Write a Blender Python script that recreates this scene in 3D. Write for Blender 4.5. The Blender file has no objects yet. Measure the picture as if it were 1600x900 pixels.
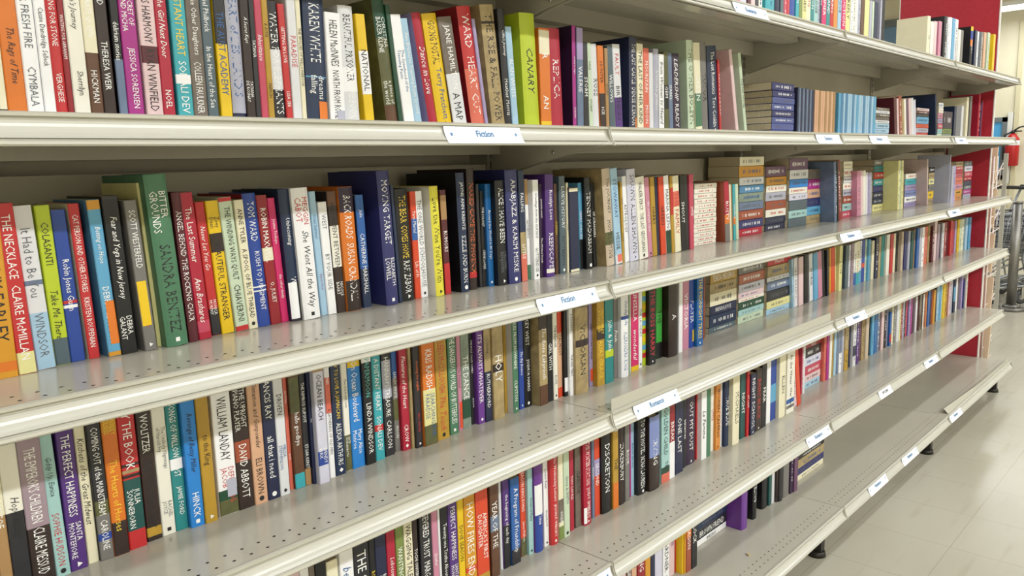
import bpy, bmesh, math, random
from mathutils import Vector, Matrix
C = bpy.context.scene.collection
sc = bpy.context.scene
PI = math.pi
rnd = random.Random(11)

# ---------------------------------------------------------------- camera
F, YAW, PITCH, ROLL = 1230.6, .8157, -.1552, -.0278
CAM = Vector((-1.3064, -.9553, 1.3271))
cd = bpy.data.cameras.new('camera'); cam = bpy.data.objects.new('camera', cd); C.objects.link(cam)
fw = Vector((math.sin(YAW)*math.cos(PITCH), math.cos(YAW)*math.cos(PITCH), math.sin(PITCH)))
rt = fw.cross(Vector((0, 0, 1))).normalized(); up = rt.cross(fw)
c_, s_ = math.cos(ROLL), math.sin(ROLL)
r2 = rt*c_ + up*s_; u2 = up*c_ - rt*s_
m3 = Matrix((r2, u2, -fw)).transposed()
cam.matrix_world = Matrix.Translation(CAM) @ m3.to_4x4()
cd.sensor_fit = 'HORIZONTAL'; cd.sensor_width = 36; cd.lens = F/1600*36
cd.clip_start = .02; cd.clip_end = 100
sc.camera = cam

# ---------------------------------------------------------------- world, exposure
w = bpy.data.worlds.new('world'); sc.world = w; w.use_nodes = True
w.node_tree.nodes['Background'].inputs[0].default_value = (.95, .97, 1, 1)
w.node_tree.nodes['Background'].inputs[1].default_value = .25
sc.view_settings.view_transform = 'Standard'; sc.view_settings.look = 'None'
sc.view_settings.exposure = 0.42; sc.view_settings.gamma = 1
sc.view_settings.use_curve_mapping = False

# ---------------------------------------------------------------- colours and materials
def lin(h):
    h = h.lstrip('#')
    v = [int(h[i:i+2], 16)/255 for i in (0, 2, 4)]
    return tuple(x/12.92 if x <= .04045 else ((x+.055)/1.055)**2.4 for x in v) + (1,)
PAL = dict(amber='d99a2b', azure='2b86d9', beige='cdbba6', black='17171b', blue='2a62ad', blue_grey='7688a8', bright_green='3fa53f',
 brown='6f4a34', charcoal='2e2d33', cobalt='2069ac', coral='e0705c', cream='ece5c8', crimson='b3203c', dark_blue='1f3050', dark_brown='3a2a27',
 dark_green='1d4a35', dark_purple='33203f', dark_red='96202a', dark_teal='1d5350', gold='cfa53c', green='4c7d5f', grey='7b7875', hot_pink='d62a6e',
 indigo='32356e', ivory='efece0', lavender='a99bc8', lavender_grey='b3b4c6', light_blue='a8cce6', lime='bfd02f', magenta='ab2c8b', maroon='5a1f2a',
 mauve='a48f9b', moss='7d8f4a', mustard='bb9432', navy='1f2648', olive='6f7046', orange='e07a28', pale_green='cbdcc2', pale_grey='dfe0e5',
 pale_lavender='d8d7ea', pale_lemon='efe54a', pale_pink='e6c9cc', pale_turquoise='a7d0cf', pale_yellow='e9e3a0', peach='deaf8e', periwinkle='8291c9',
 pink='cf8aa4', pink_grey='bfa9a6', plum='6a4566', purple='54307f', red='c62f33', rose='c64a63', royal_blue='2a49a0', rust='a04e35', sage='98a89a',
 sand='ccb482', sky_blue='62a9d3', slate='54656f', slate_blue='5560a0', steel_blue='4d87b4', tan='b08a5c', tangerine='e0913f', taupe='877a6f',
 teal='2b8a8c', terracotta='b56a52', turquoise='3fabb8', vermilion='dc4b2a', violet='6f3a95', white='f5f5f8', yellow='ecc51c')
MATS = {}
def mat(name, hexc, rough=.5, metal=0., emit=None, spec=.5):
    if name in MATS: return MATS[name]
    m = bpy.data.materials.new(name); m.use_nodes = True
    b = m.node_tree.nodes['Principled BSDF']
    b.inputs['Base Color'].default_value = lin(hexc)
    b.inputs['Roughness'].default_value = rough; b.inputs['Metallic'].default_value = metal
    b.inputs['Specular IOR Level'].default_value = spec
    if emit:
        b.inputs['Emission Color'].default_value = lin(hexc); b.inputs['Emission Strength'].default_value = emit
    MATS[name] = m; return m
def noisy(name, h1, h2, scale, rough=.5, bump=.0, detail=4, rough2=None, metal=0., stretch=(1, 1, 1)):
    if name in MATS: return MATS[name]
    m = mat(name, h1, rough, metal); nt = m.node_tree; b = nt.nodes['Principled BSDF']
    tc = nt.nodes.new('ShaderNodeTexCoord'); mp = nt.nodes.new('ShaderNodeMapping'); mp.inputs['Scale'].default_value = stretch
    n = nt.nodes.new('ShaderNodeTexNoise'); n.inputs['Scale'].default_value = scale; n.inputs['Detail'].default_value = detail
    r = nt.nodes.new('ShaderNodeValToRGB'); r.color_ramp.elements[0].position = .35; r.color_ramp.elements[1].position = .68
    r.color_ramp.elements[0].color = lin(h1); r.color_ramp.elements[1].color = lin(h2)
    nt.links.new(tc.outputs['Object'], mp.inputs[0]); nt.links.new(mp.outputs[0], n.inputs[0]); nt.links.new(n.outputs['Fac'], r.inputs[0])
    nt.links.new(r.outputs[0], b.inputs['Base Color'])
    if bump:
        bp = nt.nodes.new('ShaderNodeBump'); bp.inputs['Strength'].default_value = bump; bp.inputs['Distance'].default_value = .002
        nt.links.new(n.outputs['Fac'], bp.inputs['Height']); nt.links.new(bp.outputs[0], b.inputs['Normal'])
    if rough2 is not None:
        mr = nt.nodes.new('ShaderNodeMapRange'); mr.inputs['To Min'].default_value = rough; mr.inputs['To Max'].default_value = rough2
        nt.links.new(n.outputs['Fac'], mr.inputs['Value']); nt.links.new(mr.outputs[0], b.inputs['Roughness'])
    return m
def cover_mat(cname):
    nm = 'cover_' + cname
    if nm in MATS: return MATS[nm]
    m = mat(nm, PAL[cname], .34, spec=.45)
    nt = m.node_tree; b = nt.nodes['Principled BSDF']
    tc = nt.nodes.new('ShaderNodeTexCoord'); n = nt.nodes.new('ShaderNodeTexNoise'); n.inputs['Scale'].default_value = 45; n.inputs['Detail'].default_value = 3
    mx = nt.nodes.new('ShaderNodeMix'); mx.data_type = 'RGBA'; mx.blend_type = 'MULTIPLY'; mx.inputs[0].default_value = {'sand': .7, 'olive': .7, 'taupe': .7, 'dark_brown': .6, 'charcoal': .5, 'brown': .6, 'gold': .5, 'sage': .6, 'blue_grey': .5, 'white': .08, 'ivory': .1, 'cream': .1, 'pale_grey': .1}.get(cname, .18)
    mx.inputs['A'].default_value = lin(PAL[cname])
    nt.links.new(tc.outputs['Object'], n.inputs[0]); nt.links.new(n.outputs['Fac'], mx.inputs['B']); nt.links.new(mx.outputs['Result'], b.inputs['Base Color'])
    mr = nt.nodes.new('ShaderNodeMapRange'); mr.inputs['To Min'].default_value = .25; mr.inputs['To Max'].default_value = .5
    nt.links.new(n.outputs['Fac'], mr.inputs['Value']); nt.links.new(mr.outputs[0], b.inputs['Roughness'])
    return m
def page_mat():
    if 'paper' in MATS: return MATS['paper']
    m = mat('paper', 'cdbfa0', .85); nt = m.node_tree; b = nt.nodes['Principled BSDF']
    tc = nt.nodes.new('ShaderNodeTexCoord'); wv = nt.nodes.new('ShaderNodeTexWave'); wv.inputs['Scale'].default_value = 260; wv.inputs['Distortion'].default_value = 2
    r = nt.nodes.new('ShaderNodeValToRGB'); r.color_ramp.elements[0].color = lin('a8987a'); r.color_ramp.elements[1].color = lin('d9ccb0')
    nt.links.new(tc.outputs['Object'], wv.inputs[0]); nt.links.new(wv.outputs['Fac'], r.inputs[0]); nt.links.new(r.outputs[0], b.inputs['Base Color'])
    return m
TXT = dict(w='f2f2f0', k='1d1b20', g='63676e', b='2a5b96', y='eccb3a', r='c23a3c', o='e2703a', t='59b3ad', p='8c4a8c')
def txt_mat(k): return mat('ink_' + k, TXT[k], .45)
M_DECK = noisy('beige_enamel', 'b3aea0', 'b8b3a5', 3, .15, 0, 2, .22)
M_RAIL = noisy('cream_rail_enamel', 'b0ad9f', 'b4b1a4', 4, .3, 0, 3, .38)
M_STRIP = mat('white_channel_strip', 'bcbab0', .22)
M_BACK = noisy('beige_back_panel', 'b0a999', 'bbb4a5', 4, .55, 0, 3)
M_HOLE = mat('dark_hole', '1b1712', .9)
M_DARKM = mat('dark_metal', '34312c', .5, .5)
M_STEEL = mat('bright_steel', 'b9b8b4', .28, .9)
M_CHROME = noisy('wire_chrome', '7f8287', 'b4b6ba', 9, .3, 0, 2, .45, metal=.8)
M_CARD = mat('card_white', 'e8ebf2', .35)
M_BLUEINK = mat('card_blue_ink', '3d77a8', .5)
M_BLACK = mat('black_plastic', '1a1a1c', .45)

# ---------------------------------------------------------------- mesh helpers
def obj(name, bm, mats, parent=None, loc=None, smooth=False):
    me = bpy.data.meshes.new(name)
    if isinstance(bm, bmesh.types.BMesh):
        bm.to_mesh(me); bm.free()
    else:
        v, f, mi = bm; me.from_pydata(v, [], f)
        me.polygons.foreach_set('material_index', mi)
    for m in (mats if isinstance(mats, (list, tuple)) else [mats]): me.materials.append(m)
    if smooth:
        for p in me.polygons: p.use_smooth = True
    o = bpy.data.objects.new(name, me); C.objects.link(o)
    if parent is not None: o.parent = parent
    if loc is not None: o.location = loc
    return o
def empty(name, loc=(0, 0, 0), rz=0):
    o = bpy.data.objects.new(name, None); o.empty_display_size = .05; C.objects.link(o); o.location = loc; o.rotation_euler = (0, 0, rz); return o
def tag(o, label=None, cat=None, group=None, kind=None):
    if label: o['label'] = label
    if cat: o['category'] = cat
    if group: o['group'] = group
    if kind: o['kind'] = kind
    return o
def box(bm, x0, x1, y0, y1, z0, z1, mi=0):
    vs = [bm.verts.new(p) for p in ((x0, y0, z0), (x1, y0, z0), (x1, y1, z0), (x0, y1, z0), (x0, y0, z1), (x1, y0, z1), (x1, y1, z1), (x0, y1, z1))]
    for q in ((0, 3, 2, 1), (4, 5, 6, 7), (0, 1, 5, 4), (1, 2, 6, 5), (2, 3, 7, 6), (3, 0, 4, 7)):
        f = bm.faces.new([vs[i] for i in q]); f.material_index = mi
def prism_x(bm, prof, x0, x1, mi=0):      # prof = list of (y, z) closed, extruded along x
    a = [bm.verts.new((x0, y, z)) for y, z in prof]; b = [bm.verts.new((x1, y, z)) for y, z in prof]; n = len(prof)
    for i in range(n):
        f = bm.faces.new((a[i], a[(i+1) % n], b[(i+1) % n], b[i])); f.material_index = mi
    f = bm.faces.new(a[::-1]); f.material_index = mi
    f = bm.faces.new(b); f.material_index = mi
def tube(bm, pts, r, n=8, mi=0, caps=True):
    pts = [Vector(p) for p in pts]; rings = []
    for i, p in enumerate(pts):
        t = (pts[min(i+1, len(pts)-1)] - pts[max(i-1, 0)]).normalized()
        a = t.orthogonal().normalized()
        if rings:
            a = (pa - t*pa.dot(t)); a = a.normalized() if a.length > 1e-6 else t.orthogonal().normalized()
        pa = a; b = t.cross(a)
        rr = r[i] if isinstance(r, (list, tuple)) else r
        rings.append([bm.verts.new(p + (a*math.cos(2*PI*k/n) + b*math.sin(2*PI*k/n))*rr) for k in range(n)])
    for i in range(len(rings)-1):
        for k in range(n):
            f = bm.faces.new((rings[i][k], rings[i][(k+1) % n], rings[i+1][(k+1) % n], rings[i+1][k])); f.material_index = mi; f.smooth = True
    if caps:
        f = bm.faces.new(rings[0][::-1]); f.material_index = mi; f = bm.faces.new(rings[-1]); f.material_index = mi
def fixn(bm): bmesh.ops.recalc_face_normals(bm, faces=bm.faces); return bm

# text outline -> flat polygons, cached per string
FONT_CACHE = {}
def text_polys(s, italic=False, bold=False, res=2):
    key = (s, italic, bold, res)
    if key in FONT_CACHE: return FONT_CACHE[key]
    cu = bpy.data.curves.new('t', 'FONT'); cu.body = s.replace('^', chr(10)); cu.space_line = .85; cu.size = 1; cu.resolution_u = res
    cu.shear = .3 if italic else 0; cu.offset = .022 if bold else 0
    o = bpy.data.objects.new('t', cu); C.objects.link(o)
    dg = bpy.context.evaluated_depsgraph_get(); me = bpy.data.meshes.new_from_object(o.evaluated_get(dg))
    v = [(p.co.x, p.co.y) for p in me.vertices]; f = [tuple(p.vertices) for p in me.polygons]
    bpy.data.objects.remove(o); bpy.data.curves.remove(cu); bpy.data.meshes.remove(me)
    if v:
        x0 = min(a for a, b in v); x1 = max(a for a, b in v); y0 = min(b for a, b in v); y1 = max(b for a, b in v)
        v = [(a-x0, b-y0) for a, b in v]; r = (v, f, x1-x0, max(y1-y0, .3))
    else: r = ([], [], 1, 1)
    FONT_CACHE[key] = r; return r

# ---------------------------------------------------------------- setting
L = 1.219; D = .3261
Z = [None, 1.7048, 1.3963, 1.0854, .8024, .4638, .1773]
YB = -.054
XS, XE, YN, YP, CEIL = -5.5, 11.0, -5.0, 4.5, 3.5
def struct(name, bm, m, **k): return tag(obj(name, fixn(bm), m, **k), kind='structure')
def floor_mat():
    m = mat('vinyl_floor', 'b9b6a6', .2); nt = m.node_tree; b = nt.nodes['Principled BSDF']
    tc = nt.nodes.new('ShaderNodeTexCoord'); n = nt.nodes.new('ShaderNodeTexNoise'); n.inputs['Scale'].default_value = 1.6; n.inputs['Detail'].default_value = 7
    mp = nt.nodes.new('ShaderNodeMapping'); mp.inputs['Scale'].default_value = (.5, 1.3, 1)
    r = nt.nodes.new('ShaderNodeValToRGB'); r.color_ramp.elements[0].position = .3; r.color_ramp.elements[1].position = .7
    r.color_ramp.elements[0].color = lin('aca694'); r.color_ramp.elements[1].color = lin('bcb7a8')
    br = nt.nodes.new('ShaderNodeTexBrick'); br.offset = 0; br.inputs['Scale'].default_value = 1; br.inputs['Mortar Size'].default_value = .0016
    br.inputs['Brick Width'].default_value = .3048; br.inputs['Row Height'].default_value = .3048
    br.inputs['Color1'].default_value = (1, 1, 1, 1); br.inputs['Color2'].default_value = (.985, .985, .98, 1); br.inputs['Mortar'].default_value = (.8, .77, .7, 1)
    mx = nt.nodes.new('ShaderNodeMix'); mx.data_type = 'RGBA'; mx.blend_type = 'MULTIPLY'; mx.inputs[0].default_value = .85
    n2 = nt.nodes.new('ShaderNodeTexNoise'); n2.inputs['Scale'].default_value = 9; n2.inputs['Detail'].default_value = 8
    mp2 = nt.nodes.new('ShaderNodeMapping'); mp2.inputs['Scale'].default_value = (.25, 2.2, 1); mp2.inputs['Rotation'].default_value = (0, 0, .5)
    r2_ = nt.nodes.new('ShaderNodeValToRGB'); r2_.color_ramp.elements[0].position = .3; r2_.color_ramp.elements[1].position = .42
    r2_.color_ramp.elements[0].color = (.9, .885, .85, 1); r2_.color_ramp.elements[1].color = (1, 1, 1, 1)
    mx2 = nt.nodes.new('ShaderNodeMix'); mx2.data_type = 'RGBA'; mx2.blend_type = 'MULTIPLY'; mx2.inputs[0].default_value = .8
    mr = nt.nodes.new('ShaderNodeMapRange'); mr.inputs['To Min'].default_value = .12; mr.inputs['To Max'].default_value = .32
    lk = nt.links.new
    lk(tc.outputs['Object'], mp.inputs[0]); lk(mp.outputs[0], n.inputs[0]); lk(n.outputs['Fac'], r.inputs[0]); lk(tc.outputs['Object'], br.inputs[0])
    lk(r.outputs[0], mx.inputs['A']); lk(br.outputs['Color'], mx.inputs['B']); lk(mx.outputs['Result'], mx2.inputs['A'])
    lk(tc.outputs['Object'], mp2.inputs[0]); lk(mp2.outputs[0], n2.inputs[0]); lk(n2.outputs['Fac'], r2_.inputs[0]); lk(r2_.outputs[0], mx2.inputs['B'])
    lk(mx2.outputs['Result'], b.inputs['Base Color']); lk(n.outputs['Fac'], mr.inputs['Value']); lk(mr.outputs[0], b.inputs['Roughness'])
    return m
bm = bmesh.new(); box(bm, XS, XE, YN, YP, -.1, 0); struct('floor', bm, floor_mat())
bm = bmesh.new(); box(bm, XS, XE, YN, YP, CEIL, CEIL+.1); struct('ceiling', bm, noisy('ceiling_tile', 'b5b4ae', 'c2c1bb', 30, .9))
M_WALL = noisy('cream_wall_paint', 'dcd5ba', 'e2dcc4', 2, .7)
bm = bmesh.new(); box(bm, XE, XE+.1, YN, YP, 0, CEIL); struct('wall_right', bm, M_WALL)
bm = bmesh.new(); box(bm, XS-.1, XS, YN, YP, 0, CEIL); struct('wall_left', bm, M_WALL)
bm = bmesh.new(); box(bm, XS, XE, YP, YP+.1, 0, CEIL); struct('wall_back', bm, M_WALL)
bm = bmesh.new(); box(bm, XS, XE, YN-.1, YN, 0, CEIL); struct('wall_front', bm, M_WALL)
# blue panelled window on the far wall, with dark grey frame
M_FRAME = mat('grey_window_frame', '6c7377', .4)
bm = bmesh.new(); y0, y1, z0, z1 = 1.50, 2.45, .95, 1.77
box(bm, XE-.04, XE, y0, y0+.06, z0, z1); box(bm, XE-.04, XE, y1-.06, y1, z0, z1); box(bm, XE-.04, XE, y0, y1, z1-.06, z1); box(bm, XE-.04, XE, y0, y1, z0, z0+.06)
wf = struct('window_1', bm, M_FRAME)
bm = bmesh.new(); box(bm, XE-.02, XE-.012, y0+.06, y1-.06, z0+.06, z1-.06); obj('pane', bm, mat('blue_glass', '55a7dd', .12), wf)
bm = bmesh.new(); box(bm, XE-.03, XE, 1.44, 1.5, .9, 1.83); struct('trim_1', bm, mat('white_trim', 'dcdcd6', .5))
# high window on the far wall, seen above the top shelf
bm = bmesh.new(); y0, y1, z0, z1 = 2.75, 4.2, 2.35, 3.22
for a in (y0, (y0+y1)/2, y1-.07): box(bm, XE-.05, XE, a, a+.07, z0, z1)
box(bm, XE-.05, XE, y0, y1, z1-.1, z1); box(bm, XE-.05, XE, y0, y1, z0, z0+.07)
wf = struct('window_2', bm, M_FRAME)
bm = bmesh.new(); box(bm, XE-.03, XE-.02, y0+.07, y1-.07, z0+.07, z1-.1); obj('pane', bm, mat('dusk_glass', '6f8fae', .1), wf)
# door casing on the far wall at the picture's edge
bm = bmesh.new(); box(bm, XE-.03, XE, 1.38, 1.43, 0, 2.95); box(bm, XE-.03, XE, .3, 1.43, 2.95, 3.0); struct('trim_2', bm, mat('cream_casing', 'cfc7a6', .5))
bm = bmesh.new(); box(bm, XE-.015, XE, YN, 1.38, 0, .1); struct('baseboard_right', bm, mat('grey_baseboard', '8a8478', .6))

# ---------------------------------------------------------------- ceiling lights
M_TUBE = mat('fluorescent_diffuser', 'ffffff', .4, emit=3.0)
M_HOUS = mat('lamp_housing', 'e6e6e2', .5)
def ceiling_light(x, y, length, label, power, along='y', z=CEIL):
    t = tag(empty('ceiling_light', (x, y, z), 0 if along == 'y' else PI/2), label, 'ceiling light', 'fluorescent strip lights')
    bm = bmesh.new(); box(bm, -.09, .09, -length/2, length/2, -.05, 0); obj('housing', fixn(bm), M_HOUS, t)
    bm = bmesh.new(); n = 8
    prism = [(.08*math.cos(PI+PI*k/n), -.05+.05*math.sin(PI+PI*k/n)) for k in range(n+1)]
    a = [bm.verts.new((px, -length/2+.01, pz)) for px, pz in prism]; b = [bm.verts.new((px, length/2-.01, pz)) for px, pz in prism]
    for k in range(n): bm.faces.new((a[k], a[k+1], b[k+1], b[k]))
    bm.faces.new(a); bm.faces.new(b[::-1]); obj('diffuser', fixn(bm), M_TUBE, t)
    ld = bpy.data.lights.new('tube_light', 'AREA'); ld.shape = 'RECTANGLE'; ld.size = .2; ld.size_y = length; ld.energy = power; ld.color = (.95, .975, 1)
    lo = bpy.data.objects.new('tube_light', ld); C.objects.link(lo); lo.parent = t; lo.location = (0, 0, -.115)
    return t
for i, (x, y, ln, pw, al) in enumerate([(-1.5,-1.2,2.4,12,"x"),(1.2,-1.2,2.4,12,"x"),(3.9,-1.2,2.4,14,"x"),(6.6,-1.2,2.4,30,"x"),(-2.8,-3.6,2.4,80,"x"),(0.3,-3.6,2.4,80,"x"),(3.4,-3.6,2.4,80,"x"),(6.6,-3.6,2.4,60,"x"),(1.2,2.4,2.4,40,"x"),(6.6,2.8,2.4,50,"x")]):
    ceiling_light(x, y, ln, 'long white fluorescent strip light under the ceiling over the aisles', pw, al)
t = ceiling_light(10.3, .0, 3.1, 'white strip light hanging before the far wall, in the top right corner', 40, 'y', 3.13); del t['group']
bm = bmesh.new()
for yy in (-1.2, 1.2): tube(bm, [(0, yy, 0), (0, yy, CEIL-3.13)], .006, 6)
obj('hanger', fixn(bm), M_HOUS, t)

# ---------------------------------------------------------------- shelving run
SHN = {1: 'top shelf', 2: 'second shelf down', 3: 'third shelf down', 4: 'fourth shelf down', 5: 'fifth shelf down', 6: 'bottom shelf'}
SEC = {-1: 'nearest the camera', 0: 'second from the near end', 1: 'next to last section', 2: 'section touching the red end panel'}
def rail_profile(h=.036):
    # (y, z) front profile of the price channel: bead, concave ticket face, outward curl
    front = [(.004, .0005), (-.001, .001), (-.0045, -.0005), (-.0045, -.004), (-.001, -.006)]
    for k in range(7):
        a = k/6; front.append((-.0005 - .011*a**2.2, -.007 - (h-.014)*a))
    front += [(-.0145, -h+.005), (-.0155, -h+.002), (-.014, -h), (-.010, -h+.0005), (.003, -h+.004), (.004, -h+.006)]
    return front
def channel_strip(h=.036):
    return [(-.0018 - .011*(k/6)**2.2, -.0085 - (h-.017)*(k/6)) for k in range(7)]
def gondola_shelf(lv, sec):
    x0, x1 = sec*L + .0012, (sec+1)*L - .0012
    yo = YB if lv == 6 else 0
    where = SHN[lv]
    t = tag(empty('gondola_shelf', (x0, yo, Z[lv])), f'beige metal {where}, {SEC[sec]}', 'shelf', 'beige metal shelves of the run')
    w_ = x1 - x0; dp = D - .006 - yo; bm = bmesh.new()
    box(bm, 0, w_, .003, dp, -.0035, -.001)                      # sheet
    box(bm, 0, w_, .0035, .005, -.034, -.002); box(bm, 0, w_, .0035, .045, -.0345, -.033); box(bm, 0, w_, .044, .0455, -.034, -.003)   # front fold
    box(bm, .03, w_-.03, .13, .131, -.022, -.003); box(bm, .03, w_-.03, .13, .19, -.0225, -.0215); box(bm, .03, w_-.03, .189, .19, -.022, -.003)   # stiffener
    box(bm, 0, w_, dp-.001, dp, -.045, -.002); box(bm, 0, w_, dp-.03, dp, -.0455, -.0445); box(bm, 0, w_, dp-.0305, dp-.0295, -.045, -.003)
    # perforations near the front edge, one inch apart in two staggered rows
    def hole(cx, cy, r=.0022):
        vs = [bm.verts.new((cx+r*1.15*math.cos(k*PI/4), cy+r*math.sin(k*PI/4), -.0008)) for k in range(8)]
        f = bm.faces.new(vs); f.material_index = 1
    k = 0
    while .022 + .0254*k < w_ - .015:
        cx = .022 + .0254*k; hole(cx, .045 + (0 if lv != 6 else .01))
        if cx + .0127 < w_ - .01: hole(cx + .0015, .0215 + (0 if lv != 6 else .012))
        k += 1
    obj('deck', fixn(bm), [M_DECK, M_HOLE], t)
    rh = .036
    bm = bmesh.new(); prism_x(bm, rail_profile(rh), .0006, w_-.0006)
    obj('price_rail', fixn(bm), M_RAIL, t)
    bm = bmesh.new(); cs = channel_strip(rh)
    prof = cs + [(y+.0009, z) for y, z in cs[::-1]]
    prism_x(bm, prof, .003, w_-.012); obj('ticket_strip', fixn(bm), M_STRIP, t)
    # curled end plates of the rail
    for xa in (.0, w_-.0022):
        bm = bmesh.new(); pts = [(.004, .001), (-.006, .001)] + [(-.006-.011*(k/6)**1.8, -.003-.03*(k/6)) for k in range(7)] + [(-.0175, -rh-.001), (.004, -rh+.002)]
        prism_x(bm, pts, xa, xa+.0022); obj('rail_end_cap', fixn(bm), M_RAIL, t)
    # cantilever brackets at both ends
    if lv < 6:
        for xa in (.006, w_-.009):
            bm = bmesh.new(); prism_x(bm, [(.012, -.0345), (.02, -.0375), (.15, -.06), (dp-.004, -.10), (dp-.001, -.004), (.012, -.004)][::-1], xa, xa+.003)
            br = obj('bracket', fixn(bm), M_DECK, t)
            bm = bmesh.new(); s = -1 if xa < .1 else 1
            tube(bm, [(xa+.0015-.004, .135, -.046), (xa+.0015+.004, .135, -.046)], .0035, 8)
            obj('rivet', fixn(bm), M_STEEL, br)
    else:
        for xa in (w_-.03,):
            bm = bmesh.new(); box(bm, xa-.02, xa+.02, .06, dp, -.1, -.036); box(bm, xa-.015, xa+.015, .05, .09, -Z[6]+.012, -.09)
            tube(bm, [(xa, .07, -Z[6]), (xa, .07, -Z[6]+.018)], [.03, .026], 16)
            obj('levelling_foot', fixn(bm), M_DARKM, t)
        bm = bmesh.new(); box(bm, 0, w_, .19, .2, -Z[6]+.002, -.036); obj('kick_plate', fixn(bm), M_DECK, t)
    return t
for sec in (-1, 0, 1, 2):
    for lv in range(1, 7): gondola_shelf(lv, sec)

# uprights, back panels
fr = tag(empty('gondola_unit', (-L, D, 0)), 'beige back panels and slotted uprights standing behind all the shelves', 'shelving unit')
for i in range(4):
    for a, b in ((0, .66), (.6635, 1.32), (1.3235, 1.705)):
        bm = bmesh.new(); box(bm, i*L+.017, (i+1)*L-.017, .004, .012, a+.05, b+.01); obj('back_panel', fixn(bm), M_BACK, fr)
for i in range(5):
    bm = bmesh.new(); xa = i*L
    if i == 4: xa -= .02
    box(bm, xa-.015, xa+.015, 0, .06, 0, 1.715)
    z = .1
    while z < 1.7:
        for dx in (-.006, .004): box(bm, xa+dx, xa+dx+.002, -.0006, .001, z, z+.017, 1)
        z += .0254
    obj('upright', fixn(bm), [M_DECK, M_HOLE], fr)
# the far side of the run
bm = bmesh.new(); box(bm, 0, 4*L, .06, .068, .05, 1.7); obj('rear_panel', fixn(bm), M_BACK, fr)

# red divider / end panel with white edging
RED = noisy('red_laminate', 'b22638', 'b72b3c', 60, .45, 0, 2)
ep = tag(empty('end_panel', (4*L-L, .1065, 0)), 'tall red end panel with white edging closing the far end of the shelves', 'end panel')
bm = bmesh.new(); box(bm, .0015, .019, .003, .50, .005, 2.75); obj('board', fixn(bm), RED, ep)
for nm, a, b, c, d in (('edge_trim', -.0005, .021, -.002, .003), ('edge_trim', -.0005, .021, .50, .505)):
    bm = bmesh.new(); box(bm, a, b, c, d, .0, 2.752); obj(nm, fixn(bm), mat('white_edging', 'e4ddda', .4), ep)

# section name cards in the rails
def card(lv, x0, x1, text, label, wd=None, stars=True, tk=None):
    yo = YB if lv == 6 else 0
    W_ = x1-x0; t = tag(empty('shelf_card', (x0, yo, Z[lv])), label, 'label card', 'section cards in the shelf rails')
    bm = bmesh.new(); hs = [(-.0030 - .0125*(k/8)**1.7, -.0055 - .0275*(k/8)) for k in range(9)]
    prof = [(y-.0012, z) for y, z in hs]; prof = prof + [(y+.0007, z) for y, z in prof[::-1]]
    prism_x(bm, prof, 0, W_); obj('card', fixn(bm), M_CARD, t)
    def face_y(z):  # surface of the card at height z below the rail top
        a = max(0, min(1, (-z-.0055)/(.0275))); return -.0030-.0125*a**1.7-.0012-.0006
    verts, faces, mi = [], [], []
    def put(pv, pf, sx, sy, ox, oz):
        b0 = len(verts)
        for a, b in pv: 
            z = oz+b*sy; verts.append((ox+a*sx, face_y(z), z))
        for f in pf: faces.append(tuple(b0+q for q in f)); mi.append(0)
    pv, pf, tw, th = text_polys(text, bold=True)
    sy = (.0112 if tk is None else tk)/th; sx = sy
    put(pv, pf, sx, sy, W_/2-tw*sx/2, -.0225)
    obj('lettering', (verts, faces, mi), M_BLUEINK if stars else M_BLACK, t)
    if stars:
        for cx in (.014, W_-.014):
            verts, faces, mi = [], [], []
            st = [(math.sin(2*PI*k/10)*(1 if k % 2 == 0 else .42), math.cos(2*PI*k/10)*(1 if k % 2 == 0 else .42)) for k in range(10)]
            put([(0, 0)]+st, [(0, 1+(k+1) % 10, 1+k) for k in range(10)], .0042, .0042, cx, -.018)
            obj('star', (verts, faces, mi), M_BLUEINK, t)
for lv, x0, text, lab in ((2, -.445, 'Fiction', 'white Fiction card in the rail of the second shelf down'),
    (3, -.232, 'Fiction', 'white Fiction card in the rail of the third shelf down'),
    (1, .503, 'Romance', 'white Romance card in the rail of the top shelf'),
    (2, 1.02, 'Romance', 'white Romance card in the second shelf rail, under the peach spines'),
    (2, 1.462, 'Romance', 'white Romance card in the second shelf rail, under the light blue spines'),
    (2, 2.49, 'Romance', 'small far Romance card in the second shelf rail, beside the last joint'),
    (3, 1.235, 'Romance', 'white Romance card in the third shelf rail, right of its middle joint'),
    (3, 2.45, 'Romance', 'white Romance card in the third shelf rail, by the red panel section'),
    (4, .08, 'Romance', 'white Romance card in the fourth shelf rail, under the beige fence strip'),
    (4, 1.31, 'Romance', 'white Romance card in the fourth shelf rail, right of the fence end'),
    (5, 1.02, 'Romance', 'white Romance card in the fifth shelf rail, left of a joint'),
    (5, -.19, 'Fiction', 'white Fiction card in the fifth shelf rail, nearest the camera'),
    (5, 2.22, 'Romance', 'white Romance card in the fifth shelf rail, near the red panel'),
    (6, 1.44, 'Romance', 'white Romance card in the bottom rail, nearest of the three there'),
    (6, 1.80, 'Romance', 'white Romance card in the bottom rail, middle of the three there'),
    (6, 2.45, 'Romance', 'white Romance card in the bottom rail, below the bent fence strip')):
    card(lv, x0, x0+.18, text, lab)
card(5, 1.668, 1.80, 'SPV CLEAR', 'small white barcode ticket in the fifth shelf rail', stars=False, tk=.009)

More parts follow.
